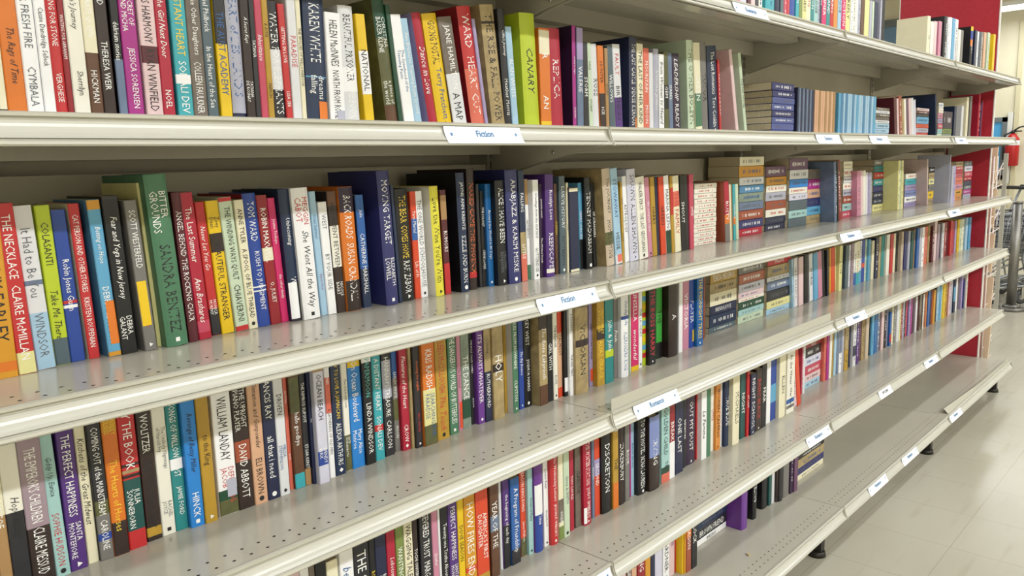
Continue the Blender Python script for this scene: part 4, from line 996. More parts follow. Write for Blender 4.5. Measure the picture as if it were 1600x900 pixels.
b|4|1.7878|0.0301|0.199|0.179|0|0.108|pale_yellow|p|k:LOVE||0
b|4|1.831|0.0257|0.21|0.174|0|0.108|charcoal|p|||0
b|4|1.8571|0.0315|0.201|0.174|0|0.108|slate|p|||0
b|4|1.9092|0.017|0.207|0.171|0|0.108|pale_grey|p|||0
b|4|1.9266|0.0226|0.203|0.175|0|0.108|mauve|p|||0
b|4|1.9541|0.0266|0.203|0.175|0|0.108|ivory|p||0-0.3-blue|0
b|4|1.9817|0.0314|0.203|0.178|0|0.108|cream|p||0-0.28-turquoise|0
b|4|2.0295|0.0228|0.208|0.176|0|0.108|pale_grey|p||0-0.3-sky_blue|0
b|4|2.0546|0.0312|0.207|0.178|0|0.108|royal_blue|p||0.35-0.45-vermilion|0
b|4|2.0889|0.0207|0.208|0.177|0|0.108|pale_green|p|||0
b|4|2.11|0.021|0.2|0.175|0|0.108|sky_blue|p|||0
b|4|2.1571|0.0292|0.203|0.165|0|0.108|cream|p|||0
b|4|2.1867|0.0332|0.197|0.176|0|0.108|navy|p|||0
b|4|2.2273|0.0275|0.198|0.178|0|0.108|sand|p|||0
b|4|2.2628|0.0381|0.199|0.179|0|0.108|teal|p|||0
b|4|2.3049|0.038|0.191|0.179|0|0.108|ivory|p|||0
b|4|2.3762|0.038|0.198|0.176|0|0.108|red|p|||0
b|4|2.4159|0.0257|0.197|0.175|0|0.108|cream|p|||0
b|4|2.444|0.0281|0.196|0.178|0|0.108|black|p|||0
b|4|2.4724|0.0291|0.182|0.179|0|0.108|beige|p|||0
b|4|2.5059|0.03|0.178|0.178|0|0.108|indigo|p|||0
b|4|2.5363|0.0277|0.172|0.178|0|0.108|lavender_grey|p|||0
b|4|2.5644|0.0348|0.167|0.174|0|0.108|dark_teal|p|||0
b|4|2.6064|0.0133|0.168|0.181|0|0.108|tan|p|||0
b|4|2.6201|0.0294|0.159|0.183|0|0.108|blue|p|||0
b|4|2.6499|0.0283|0.157|0.184|0|0.108|lavender_grey|p|||0
b|4|2.6786|0.0322|0.154|0.184|0|0.108|white|p|||0
b|4|2.7672|0.0442|0.169|0.179|0|0.108|coral|p|||0
b|4|2.8256|0.0292|0.17|0.183|0|0.108|sand|p|||0
b|4|2.8551|0.0292|0.158|0.176|0|0.108|maroon|p|||0
b|4|2.9113|0.0383|0.165|0.195|0|0.13|pale_pink|p|||0
b|4|2.9675|0.038|0.166|0.177|0|0.108|mauve|p|||0
b|4|3.0475|0.0206|0.176|0.174|0|0.108|dark_purple|p|||0
b|4|3.0686|0.0309|0.17|0.175|0|0.108|pale_grey|p|||0
b|4|3.0999|0.0405|0.169|0.176|0|0.108|dark_red|p|||0
b|4|3.1462|0.0279|0.169|0.174|0|0.108|maroon|p|||0
b|4|3.1745|0.0315|0.16|0.179|0|0.108|red|p|||0
b|4|3.2882|0.0372|0.18|0.168|0|0.108|crimson|p|||0
b|4|3.3258|0.0306|0.177|0.169|0|0.108|lavender|p|||0
b|4|3.3568|0.0333|0.171|0.172|0|0.108|yellow|p|||0
b|4|3.3905|0.039|0.17|0.172|0|0.108|pale_green|p|||0
b|4|3.4327|0.036|0.17|0.171|0|0.108|cream|p|||0
b|4|3.4795|0.038|0.163|0.173|0|0.108|light_blue|p|||0
b|4|3.5277|0.038|0.158|0.174|0|0.108|sky_blue|p|||0
b|5|-0.6949|0.0266|0.148|0.231|0|0.13|pale_pink|p|k:MEANING||1
b|5|-0.6674|0.0163|0.148|0.219|0|0.13|white|p|k:THE OTHER||0
b|5|-0.6505|0.0109|0.148|0.215|0|0.13|taupe|p|||0
b|5|-0.6384|0.0209|0.148|0.21|0|0.13|black|p|w:CONSENT||1
b|5|-0.6165|0.0228|0.148|0.201|0|0.13|cream|p|r:*tragic||1
b|5|-0.5896|0.0281|0.148|0.207|0|0.13|white|p|b:*bend toward love||1
b|5|-0.5608|0.0329|0.148|0.225|0|0.13|charcoal|p|w:THE SOUND OF||1
b|5|-0.5269|0.0125|0.148|0.227|0|0.13|black|p|y:ROCK FICTION||1
b|5|-0.5137|0.0242|0.148|0.21|0|0.13|navy|p|w:BRIDGE OF^SIGHS||1
b|5|-0.4881|0.0197|0.148|0.225|0|0.13|crimson|p|w:*Lobotomy London||1
b|5|-0.4669|0.0179|0.148|0.224|0|0.13|moss|p|w:WANTING GLORY||1
b|5|-0.4471|0.0202|0.148|0.222|0|0.13|cream|p|k:WAGGING TALES in HEAVEN||1
b|5|-0.4262|0.0116|0.148|0.221|0|0.13|dark_brown|p|w:TOCHI ONYEBUCHI||1
b|5|-0.4091|0.0295|0.148|0.224|0|0.13|charcoal|p|w:SEVERED TRUST~w:MARGARET DALEY||1
b|5|-0.3788|0.0147|0.148|0.21|0|0.13|pink|p|w:*Quaker||1
b|5|-0.3633|0.0058|0.148|0.222|0|0.13|pale_grey|p|||0
b|5|-0.3567|0.0192|0.148|0.208|0|0.13|black|p|w:Twenty-one Truths About Love||1
b|5|-0.3363|0.0244|0.148|0.215|0|0.13|purple|p|w:PERFECT HAPPINESS~w:SANTA^MONTEFIORE||1
b|5|-0.311|0.0166|0.148|0.224|0|0.13|yellow|p|k:DOVE SEASON||1
b|5|-0.2927|0.0304|0.148|0.221|0|0.13|amber|p|w:HOW FIRES END|0.2-0.25-vermilion|1
b|5|-0.2604|0.0352|0.148|0.208|0|0.13|vermilion|p|w:AMERICA'S FIRST^DAUGHTER|0-0.12-gold|1
b|5|-0.2167|0.0244|0.15|0.23|0|0.13|brown|p|w:YEAR OF THE|0.45-0.6-blue_grey|1
b|5|-0.1782|0.0073|0.162|0.22|0|0.13|pale_grey|p|||1
b|5|-0.1705|0.0202|0.158|0.218|0|0.13|purple|p|w:the beginning of each day|0-0.45-black|1
b|5|-0.1499|0.0276|0.154|0.198|0|0.13|blue|p|w:A Program of Friendship|0-0.18-charcoal|1
b|5|-0.1088|0.0176|0.165|0.217|0|0.13|vermilion|p|w:DEACON KING KONG~w:James McBride|0-0.2-olive|1
b|5|-0.0908|0.0164|0.158|0.207|0|0.13|pale_turquoise|p|k:House of Many||1
b|5|-0.074|0.0255|0.15|0.221|0|0.15|violet|h|w:*Maybe This Time|0-0.4-royal_blue,0.4-0.72-white|1
b|5|-0.0403|0.0158|0.156|0.214|0|0.13|white|p|k:*Louise Kean~k:the perfect fit||1
b|5|-0.0242|0.024|0.146|0.226|0|0.15|red|h|w:The Wednesday Letters~w:JASON F. WRIGHT||1
b|5|0.0055|0.017|0.15|0.22|0|0.13|cream|p|w:*Getting~w:WISER|0-0.15-moss,0.2-0.45-taupe|1
b|5|0.0248|0.0202|0.15|0.225|0|0.13|pale_green|p|g:Ginny & SMITH||1
b|5|0.0585|0.0146|0.16|0.21|0|0.13|crimson|p|w:YOU COULD||1
b|5|0.0789|0.022|0.16|0.22|0|0.13|taupe|p|k:GAELOR||1
b|5|0.1013|0.0288|0.15|0.223|0|0.15|crimson|h|w:THE WINTER STATION~w:JODY SHIELDS||1
b|5|0.1466|0.0103|0.162|0.226|0|0.13|blue_grey|p|w:Adventure||1
b|5|0.1573|0.0209|0.162|0.21|0|0.13|vermilion|p|w:SECOND|0.5-0.7-lavender|1
b|5|0.1788|0.0409|0.154|0.227|0|0.15|black|h|w:DISCRETION||1
b|5|0.2202|0.0226|0.152|0.228|0|0.13|gold|p|k:THE|0-0.3-orange|1
b|5|0.2474|0.0253|0.153|0.221|0|0.15|dark_brown|h|w:ZUKERBURY||1
b|5|0.2754|0.0193|0.154|0.231|0|0.13|grey|p|w:ROOK||1
b|5|0.3087|0.0051|0.163|0.231|0|0.13|magenta|p|||0
b|5|0.3145|0.0135|0.163|0.216|0|0.13|light_blue|p|b:Bots for the love||1
b|5|0.3284|0.039|0.149|0.216|0|0.15|black|h|w:TO THE HOTEL~w:NINA LAUREN||1
b|5|0.3678|0.0477|0.139|0.204|0|0.15|dark_brown|h|w:IRVING|0.45-1.0-periwinkle|1
b|5|0.4297|0.0402|0.144|0.226|0|0.13|pale_turquoise|p|k:GOLDEN CHILD~k:TEJU|0-0.12-coral,0.12-0.2-dark_green|1
b|5|0.4747|0.0263|0.147|0.23|0|0.13|white|p|w:BREAKING|0.45-1-dark_red|1
b|5|0.5097|0.0406|0.15|0.214|0|0.13|navy|p|w:ONE LAST||1
b|5|0.5654|0.0148|0.159|0.222|0|0.13|black|p|w:DEPARTURE||1
b|5|0.5839|0.0497|0.159|0.222|0|0.15|dark_purple|h|w:OUT MY DUST||1
b|5|0.645|0.0058|0.164|0.223|0|0.13|red|p|||0
b|5|0.6512|0.0284|0.15|0.204|0|0.13|white|p|k:*La Femme||1
b|5|0.6803|0.0225|0.15|0.225|0|0.13|green|p|||1
b|5|0.7293|0.0164|0.164|0.218|0|0.13|ivory|p|r:LITTLE||1
b|5|0.7461|0.0264|0.156|0.221|0|0.13|tangerine|p|k:WOMEN CAMINO||1
b|5|0.7809|0.0095|0.16|0.212|0|0.13|pale_grey|p|||0
b|5|0.7907|0.0261|0.149|0.219|0|0.15|dark_blue|h|w:TRUE BLUE||1
b|5|0.8172|0.0426|0.136|0.224|0|0.15|cream|h|k:MICHAELS||1
b|5|0.8807|0.0325|0.146|0.22|0|0.13|dark_teal|p|w:NIGHT||1
b|5|0.9136|0.0158|0.141|0.222|0|0.13|red|p|w:AT LAST||0
b|5|0.9298|0.0329|0.136|0.199|0|0.13|navy|p|w:NIGHT SCHOOL||1
b|5|0.9739|0.0382|0.14|0.203|0|0.13|dark_brown|p|r:BASIC BLACK||1
b|5|1.0157|0.0322|0.141|0.213|0|0.13|black|p|w:FEAR||1
b|5|1.0653|0.0283|0.148|0.22|0|0.13|white|p|||1
b|5|1.1018|0.0385|0.151|0.205|0|0.13|royal_blue|p||0.3-0.6-sky_blue|1
b|5|1.1442|0.0471|0.138|0.221|0|0.15|cream|h|k:ELLEN||1
b|5|1.197|0.0589|0.138|0.219|0|0.13|ivory|p|k:At the Water~k:Was Tang|0.08-0.13-grey,0.16-0.23-blue|1
b|5|1.2894|0.0218|0.151|0.224|0.164|0.13|pale_pink|p|||0
b|5|1.3116|0.0275|0.148|0.227|0.178|0.13|vermilion|p|||1
b|5|1.4506|0.0096|0.195|0.199|0|0.127|rose|p|||0
b|5|1.4606|0.0164|0.194|0.182|0|0.108|pale_grey|p|||0
l|5|1.5147|0.0239|0.2125|0.148|0.0|0.107|light_blue|T||0|0
l|5|1.5154|0.0357|0.2121|0.148|0.1178|0.107|charcoal|T||4|0
l|5|1.5161|0.0257|0.2116|0.148|0.0247|0.107|pale_pink|T||1|0
l|5|1.5168|0.0163|0.2111|0.148|0.1542|0.107|dark_red|T|w:THE KISS|5|0
l|5|1.5175|0.0335|0.2116|0.148|0.0512|0.107|rose|T||2|0
l|5|1.5189|0.0315|0.2125|0.148|0.0855|0.107|pale_lavender|T||3|0
b|5|1.6688|0.0206|0.2|0.214|0|0.123|coral|p|||0
b|5|1.6897|0.0217|0.197|0.206|0|0.125|magenta|p|||0
b|5|1.7215|0.0223|0.199|0.2|0|0.123|ivory|p|||0
b|5|1.7593|0.0123|0.204|0.203|0|0.118|mustard|p|||0
b|5|1.772|0.0219|0.201|0.209|0|0.121|light_blue|p|||0
b|5|1.7978|0.0225|0.201|0.204|0|0.122|blue_grey|p|||0
b|5|1.8207|0.0247|0.199|0.205|0|0.123|white|p||0.4-1-blue_grey|0
b|5|1.8472|0.0221|0.199|0.199|0|0.123|lavender_grey|p|||0
b|5|1.8697|0.0365|0.195|0.214|0|0.127|gold|p||0.4-1-sand|0
b|5|1.9325|0.0187|0.202|0.211|0|0.12|navy|p|||0
b|5|1.9516|0.0321|0.192|0.219|0|0.13|pale_grey|p||0.2-0.4-navy|0
b|5|1.9943|0.0264|0.194|0.218|0|0.128|purple|p|||0
b|5|2.057|0.0203|0.206|0.206|0|0.116|plum|p|||0
b|5|2.0777|0.0275|0.202|0.229|0|0.12|sand|p|||0
b|5|2.1057|0.0337|0.195|0.198|0|0.127|beige|p|||0
b|5|2.1825|0.0058|0.207|0.212|0|0.115|black|p|||0
b|5|2.1887|0.0296|0.2|0.207|0|0.122|sky_blue|p|||0
b|5|2.2273|0.0326|0.201|0.212|0|0.121|cobalt|p|||0
b|5|2.2618|0.0307|0.201|0.202|0|0.121|blue_grey|p|||0
b|5|2.3078|0.0088|0.206|0.226|0|0.117|maroon|p|||0
b|5|2.317|0.0306|0.201|0.211|0|0.121|pale_pink|p|||0
b|5|2.3495|0.0318|0.201|0.199|0|0.121|black|p|||0
b|5|2.3841|0.0058|0.201|0.219|0|0.121|lavender|p|||0
b|5|2.3903|0.0163|0.202|0.169|0|0.108|slate|p|||0
b|5|2.407|0.0058|0.205|0.201|0|0.117|lavender_grey|p|||0
b|5|2.4132|0.0219|0.196|0.16|0|0.108|blue|p||0.1-0.35-red|0
b|5|2.4484|0.0211|0.199|0.217|0|0.123|cream|p|||0
b|5|2.4929|0.0253|0.205|0.21|0|0.117|grey|p|||0
b|5|2.5186|0.0341|0.199|0.218|0|0.123|pale_grey|p|||0
b|5|2.5576|0.0171|0.199|0.231|0|0.123|pale_yellow|p|||0
b|5|2.5848|0.0222|0.202|0.183|0|0.108|dark_red|p|||0
b|5|2.6151|0.0236|0.203|0.18|0|0.108|lavender_grey|p|||0
b|5|2.6391|0.0137|0.202|0.179|0|0.108|black|p|||0
b|5|2.6557|0.0199|0.202|0.18|0|0.108|rose|p|||0
b|5|2.676|0.0058|0.201|0.18|0|0.108|indigo|p|||0
b|5|2.6822|0.0218|0.196|0.179|0|0.108|lavender|p|||0
b|5|2.7106|0.0234|0.197|0.181|0|0.108|magenta|p|||0
b|5|2.743|0.0184|0.199|0.179|0|0.108|black|p|||0
b|5|2.7662|0.0209|0.2|0.176|0|0.108|plum|p|||0
b|5|2.7875|0.0238|0.197|0.175|0|0.108|pale_grey|p|||0
b|5|2.8143|0.0169|0.197|0.173|0|0.108|maroon|p|||0
b|5|2.8317|0.0333|0.192|0.177|0|0.108|taupe|p||0.1-0.45-brown|0
b|5|2.8725|0.0138|0.193|0.175|0|0.108|black|p|||0
b|5|2.8867|0.0167|0.191|0.175|0|0.108|ivory|p|||0
b|5|2.9194|0.0197|0.194|0.181|0|0.108|rust|p|||0
b|5|2.9422|0.0149|0.194|0.178|0|0.108|tangerine|p|||0
b|5|2.9575|0.0323|0.189|0.179|0|0.108|blue|p|||0
b|5|3.0041|0.0182|0.192|0.176|0|0.108|navy|p|||0
b|5|3.0228|0.0184|0.19|0.175|0|0.108|rust|p|||0
b|5|3.0416|0.0296|0.186|0.174|0|0.108|amber|p|||0
b|5|3.0928|0.021|0.191|0.226|0|0.13|black|p|||0
b|5|3.1159|0.0374|0.191|0.179|0|0.108|light_blue|p|||0
b|5|3.1536|0.0364|0.189|0.177|0|0.108|sky_blue|p|||0
b|5|3.1962|0.0142|0.19|0.212|0|0.13|pale_green|p|||0
b|5|3.2108|0.0332|0.185|0.181|0|0.108|yellow|p|||0
b|5|3.2541|0.0318|0.187|0.18|0|0.108|gold|p|||0
b|5|3.3076|0.014|0.191|0.226|0|0.13|rust|p|||0
b|5|3.322|0.0369|0.187|0.22|0|0.13|pale_pink|p|||0
b|5|3.3597|0.0297|0.187|0.211|0|0.13|lavender_grey|p|||0
b|5|3.4072|0.038|0.185|0.203|0|0.13|dark_blue|p||0.3-0.7-sky_blue|0
b|5|3.4672|0.0273|0.189|0.218|0|0.13|white|p|||0
b|5|3.5169|0.0277|0.194|0.217|0|0.128|taupe|p|||0
b|5|3.5465|0.0283|0.182|0.231|0|0.13|lavender|p|||0
b|5|3.5751|0.0204|0.176|0.165|0|0.108|indigo|p|||0
b|5|3.5959|0.0233|0.169|0.231|0|0.13|ivory|p|||0
b|6|0.2397|0.0226|0.145|0.219|0|0.13|pale_pink|p|||1
b|6|0.2638|0.0245|0.145|0.21|0|0.13|brown|p|w:THE GIRL||1
b|6|0.2897|0.022|0.145|0.228|0|0.13|peach|p|k:NOW||1
b|6|0.3162|0.0361|0.145|0.198|0|0.13|dark_red|p|w:KING||1
b|6|0.3539|0.0231|0.145|0.202|0|0.13|amber|p|||1
b|6|0.3786|0.0212|0.145|0.217|0|0.13|navy|p||0.7-0.9-red|1
b|6|0.4021|0.0369|0.145|0.219|0|0.15|pale_lavender|h|||1
b|6|0.4407|0.0313|0.145|0.203|0|0.13|white|p|k:VERA GARDNER||1
b|6|0.4736|0.0252|0.145|0.219|0|0.13|pale_pink|p|p:ANNE||1
b|6|0.5006|0.0058|0.145|0.228|0|0.13|red|p|||0
b|6|0.5068|0.0058|0.125|0.211|0|0.13|yellow|p|k:SUITS||0
b|6|0.513|0.008|0.122|0.213|0|0.13|amber|p|k:SATO||0
b|6|0.5214|0.0252|0.12|0.206|0|0.13|rust|p|w:DRAGON|0.5-0.65-orange|1
b|6|0.5494|0.0284|0.119|0.208|0|0.13|black|p|w:BLOCK||1
l|6|0.6687|0.0183|0.1733|0.181|0.0|0.107|white|V|w:INKLINGS|0|0
l|6|0.6701|0.0331|0.1723|0.181|0.0191|0.107|charcoal|V|w:BROWN FRIEND|1|1
l|6|0.6715|0.0232|0.1723|0.181|0.0529|0.107|dark_blue|V||2|1
b|6|0.8557|0.0388|0.121|0.231|0|0.15|violet|h|||1
b|6|0.9473|0.027|0.129|0.211|0|0.15|black|h|w:TRAVELING||1
b|6|1.0362|0.0414|0.14|0.231|0|0.15|black|h|||1
b|6|1.078|0.0181|0.138|0.229|0|0.13|dark_teal|p|||0
b|6|1.1012|0.018|0.138|0.218|0|0.13|pale_grey|p|||0
b|6|1.1197|0.0098|0.13|0.207|0|0.13|dark_brown|p|||0
b|6|1.1299|0.0276|0.124|0.231|0|0.15|charcoal|h|||1
b|6|1.1648|0.0459|0.125|0.215|0|0.15|grey|h|||1
b|6|1.2134|0.0223|0.124|0.212|0|0.13|dark_purple|p|||0
b|6|1.2361|0.0279|0.12|0.209|0|0.13|plum|p|||1
l|6|1.3296|0.0201|0.1496|0.232|0.0|0.107|cream|U||0|0
l|6|1.331|0.025|0.1486|0.232|0.0209|0.107|indigo|U||1|0
l|6|1.3324|0.031|0.1486|0.232|0.0467|0.107|sand|U||2|1
l|6|1.3338|0.0169|0.1496|0.232|0.0785|0.107|black|U||3|0
"""
rows = [r.split('|') for r in DATA.strip().split('\n')]
E = []
for r in rows:
    e = dict(t=r[0], s=int(r[1]), x=float(r[2]), w=float(r[3]), y=float(r[4]), h=float(r[5]), lean=float(r[6]), d=float(r[7]), c=r[8], k=r[9], txt=r[10], b=r[11], one=r[12] == '1')
    E.append(e)
def cn(c): return c.replace('_', ' ')
# ---- labels: colour, lettering, shelf and neighbours
cands = []
by_shelf = {s: [e for e in E if e['s'] == s] for s in range(1, 7)}
stacks = {}
for e in E:
    if e['t'] == 'l': stacks.setdefault((e['s'], e['k']), []).append(e)
def stack_no(s, k):
    ks = sorted({kk for (ss, kk) in stacks if ss == s}, key=lambda q: min(e['x'] for e in stacks[(s, q)])); return ks.index(k)+1, len(ks)
for e in E:
    row = [q for q in by_shelf[e['s']] if q['t'] == 'b']
    if e['t'] == 'l':
        st = sorted(stacks[(e['s'], e['k'])], key=lambda q: q['lean']); i = st.index(e)
        pos = 'bottom' if i == 0 else 'top' if i == len(st)-1 else order(i+1)+' from bottom'
        n, tot = stack_no(e['s'], e['k'])
        e['cand'] = [f"{cn(e['c'])} paperback lying flat, {pos} of stack {['one', 'two', 'three', 'four', 'five', 'six', 'seven', 'eight', 'nine', 'ten', 'eleven'][n-1]} on {SHN[e['s']]}".replace('stack one', 'first stack').replace('stack two', 'second stack').replace('stack three', 'third stack').replace('stack four', 'fourth stack').replace('stack five', 'fifth stack')]
        e['kn'] = 'paperback_book'; continue
    i = row.index(e); kn = 'hardcover' if e['k'] == 'h' else 'paperback'
    e['kn'] = kn + '_book'
    g = lambda j: cn(row[j]['c']) if 0 <= j < len(row) else None
    segs = [s for s in e['txt'].split('~') if s]
    ink = INKN[segs[0][0]]+' lettering' if segs else ''
    c = cn(e['c']); sh = SHN[e['s']]
    size = 'thin ' if e['w'] < .013 else 'thick ' if e['w'] > .034 else ''
    bt = f"between {g(i-1)} and {g(i+1)}" if g(i-1) and g(i+1) else f"beside {g(i-1) or g(i+1)}"
    L0 = f"{size}{c} {kn} with {ink}, {sh}, {bt}" if ink else f"{size}{c} {kn}, {sh}, {bt}"
    L1 = f"{size}{c} {kn}, {sh}, {bt}, then {g(i+2)}" if g(i+2) else L0
    L2 = f"{size}{c} {kn}, {sh}, right of {g(i-2)} and {g(i-1)}, left of {g(i+1)}" if g(i-2) else L1
    L3 = f"{c} {kn}, {sh}, after {g(i-2)} and {g(i-1)}, before {g(i+1)} and {g(i+2)}" if g(i-2) and g(i+2) else L2
    e['cand'] = [L0, L1, L2, L3]
from collections import Counter
cnt = [Counter((e['cand'][min(j, len(e['cand'])-1)]) for e in E) for j in range(4)]
used = set()
for e in E:
    lab = None
    for j, q in enumerate(e['cand']):
        if cnt[j][q] == 1 and len(q.split()) <= 16 and q not in used: lab = q; break
    if lab is None:
        for q in e['cand'][::-1]:
            if len(q.split()) <= 16: lab = q; break
    e['label'] = lab or e['cand'][0]; used.add(e['label'])

rest_V, rest_F, rest_M = [], [], []
for e in E:
    lying = e['t'] == 'l'
    W = e['w']; H = e['h']; Dp = e['d']; z = Z[e['s']] - .0008
    left = None
    for k_, v_ in LEFT.items():
        if k_ in e['txt']: left = v_
    kind = 'p' if lying else e['k']
    V, Fc, Mi, pg = book_geo(W, H, Dp, e['c'], kind, e['txt'], '' if lying else e['b'], left, None if (e['one'] and not lying) else rnd, lying)
    if lying:
        loc = Vector((e['x']+H, e['y'], z+e['lean'])); rot = (0, -PI/2, 0)
    else:
        loc = Vector((e['x'], e['y'], z)); rot = (0, -e['lean'], 0)
    (px0, px1), (py0, py1), (pz0, pz1) = pg
    pb = [(a, b, c) for c in (pz0, pz1) for (a, b) in ((px0, py0), (px1, py0), (px1, py1), (px0, py1))]
    pf = [(0, 3, 2, 1), (4, 5, 6, 7), (0, 1, 5, 4), (1, 2, 6, 5), (2, 3, 7, 6), (3, 0, 4, 7)]
    if e['one']:
        names = list(dict.fromkeys(Mi)); idx = {n_: q for q, n_ in enumerate(names)}
        o = obj(e['kn'], (V, Fc, [idx[m_] for m_ in Mi]), [get_mat(n_) for n_ in names], loc=loc)
        o.rotation_euler = rot
        tag(o, e['label'], 'book', 'books on the ' + SHN[e['s']])
        obj('page_block', (pb, pf, [0]*6), M_PAGE, o)
        for k_, (sc_, a, b, f0, f1) in STICK.items():
            if k_ in e['txt']:
                prof = spine_profile(W, kind); n = 6; sv = []
                for zz in (a*H, b*H):
                    for q in range(n+1):
                        x = W*(f0+(f1-f0)*q/n); sv.append((x, spine_y(prof, x)-.0008, zz))
                so = obj('price_sticker', (sv, [(q, q+1, n+2+q, n+1+q) for q in range(n)], [0]*n), mat('sticker_'+sc_, PAL[sc_], .5), o)
                so['label'] = cn(sc_) + ' price sticker'
                break
    else:
        R = Matrix.Translation(loc) @ Matrix.Rotation(rot[1], 4, 'Y')
        b0 = len(rest_V); rest_V += [tuple(R @ Vector(v)) for v in V]; rest_F += [tuple(b0+q for q in f) for f in Fc]; rest_M += Mi
        b0 = len(rest_V); rest_V += [tuple(R @ Vector(v)) for v in pb]; rest_F += [tuple(b0+q for q in f) for f in pf]; rest_M += ['page']*6
names = list(dict.fromkeys(rest_M)); idx = {n_: q for q, n_ in enumerate(names)}
o = obj('distant_books', (rest_V, rest_F, [idx[m_] for m_ in rest_M]), [M_PAGE if n_ == 'page' else get_mat(n_) for n_ in names])
tag(o, 'hundreds of small paperbacks filling the far sections of every shelf', 'books', kind='stuff')

# ---------------------------------------------------------------- beyond the end of the run
# wire rack with magazines on the far side of the red panel
t = tag(empty('magazine_rack', (3.70, .02, 0)), 'tall wire rack of magazines standing just behind the red end panel', 'magazine rack')
MR = mat('pink_white_wire', 'dccfc8', .4)
for dy in (.085, .5):
    bm = bmesh.new(); tube(bm, [(.03, dy, .02), (.03, dy, 1.30)], .006, 8); obj('post', fixn(bm), MR, t)
bm = bmesh.new(); tube(bm, [(.12, .085, .02), (.115, .085, 1.30)], .005, 8); obj('post', fixn(bm), MR, t)
for lvl in range(5):
    z0 = .12+.25*lvl; bm = bmesh.new()
    for zz, yy in ((z0, .11), (z0+.09, .10)):
        tube(bm, [(.03, .085, zz), (.22, .075, zz+.02), (.22, .48, zz+.02), (.03, .5, zz)], .0028, 6)
    for k in range(6): tube(bm, [(.22, .09+k*.07, z0+.02), (.22, .09+k*.07, z0+.11)], .002, 5)
    tube(bm, [(.03, .085, z0+.02), (.23, .08, z0+.14)], .0028, 6)
    obj('wire_pocket', fixn(bm), MR, t)
MG = [('b9855e', 'tan magazine with brown pages in the rack'), ('6d4a63', 'plum patterned magazine leaning in the wire rack'), ('d8b79a', 'peach covered magazine in the wire rack'),
      ('b98f8f', 'dusty pink magazine low in the wire rack'), ('e0d3a8', 'cream sheet magazine tilting out of the rack')]
for i in range(5):
    z0 = .15+.25*i
    bm = bmesh.new(); n = 4
    box(bm, 0, .012, 0, .24, 0, .22); box(bm, .0122, .0136, -.001, .241, -.001, .222, 1)
    o = obj('magazine', fixn(bm), [mat('mag_pages', 'd8c4a6', .7), mat('mag_%d' % i, MG[4-i][0], .35)], loc=(3.76+.014*(i % 2), .078+.006*i, z0)); o.rotation_euler = (0, .17, 0)
    tag(o, MG[4-i][1] + (', ' + ('lowest pocket' if i == 0 else 'top pocket' if i == 4 else order(i+1)+' pocket up')), 'magazine', 'magazines in the wire rack')

# round steel guard post with a flange
t = tag(empty('guard_post', (6.32, .455, 0)), 'round scuffed steel guard post with flanged base on the floor', 'post')
SC = noisy('scuffed_steel', '6f6d68', '9a9894', 14, .32, .1, 5, .55, metal=.75, stretch=(1, 1, .25))
bm = bmesh.new(); tube(bm, [(0, 0, .03), (0, 0, .90)], .037, 24); tube(bm, [(0, 0, .90), (0, 0, .915)], [.041, .037], 24); obj('tube', fixn(bm), SC, t)
bm = bmesh.new(); tube(bm, [(0, 0, 0), (0, 0, .022), (0, 0, .03)], [.105, .105, .095], 32); tube(bm, [(0, 0, .03), (0, 0, .05)], [.07, .05], 24)
for k in range(4): tube(bm, [(.078*math.cos(k*PI/2+.6), .078*math.sin(k*PI/2+.6), .02), (.078*math.cos(k*PI/2+.6), .078*math.sin(k*PI/2+.6), .042)], .011, 6)
obj('base_flange', fixn(bm), SC, t)
# slim square grey post
t = tag(empty('barrier_post', (5.9, .48, 0)), 'slim square grey post standing behind the magazine rack', 'post')
bm = bmesh.new(); box(bm, -.012, .012, -.014, .014, .02, 1.31); obj('tube', fixn(bm), mat('grey_paint', 'a8a69c', .45), t)
bm = bmesh.new(); box(bm, -.02, .02, -.025, .025, 0, .012); box(bm, -.016, .016, -.018, .018, .012, .06); obj('foot_plate', fixn(bm), mat('grey_paint2', '8f8d85', .5), t)

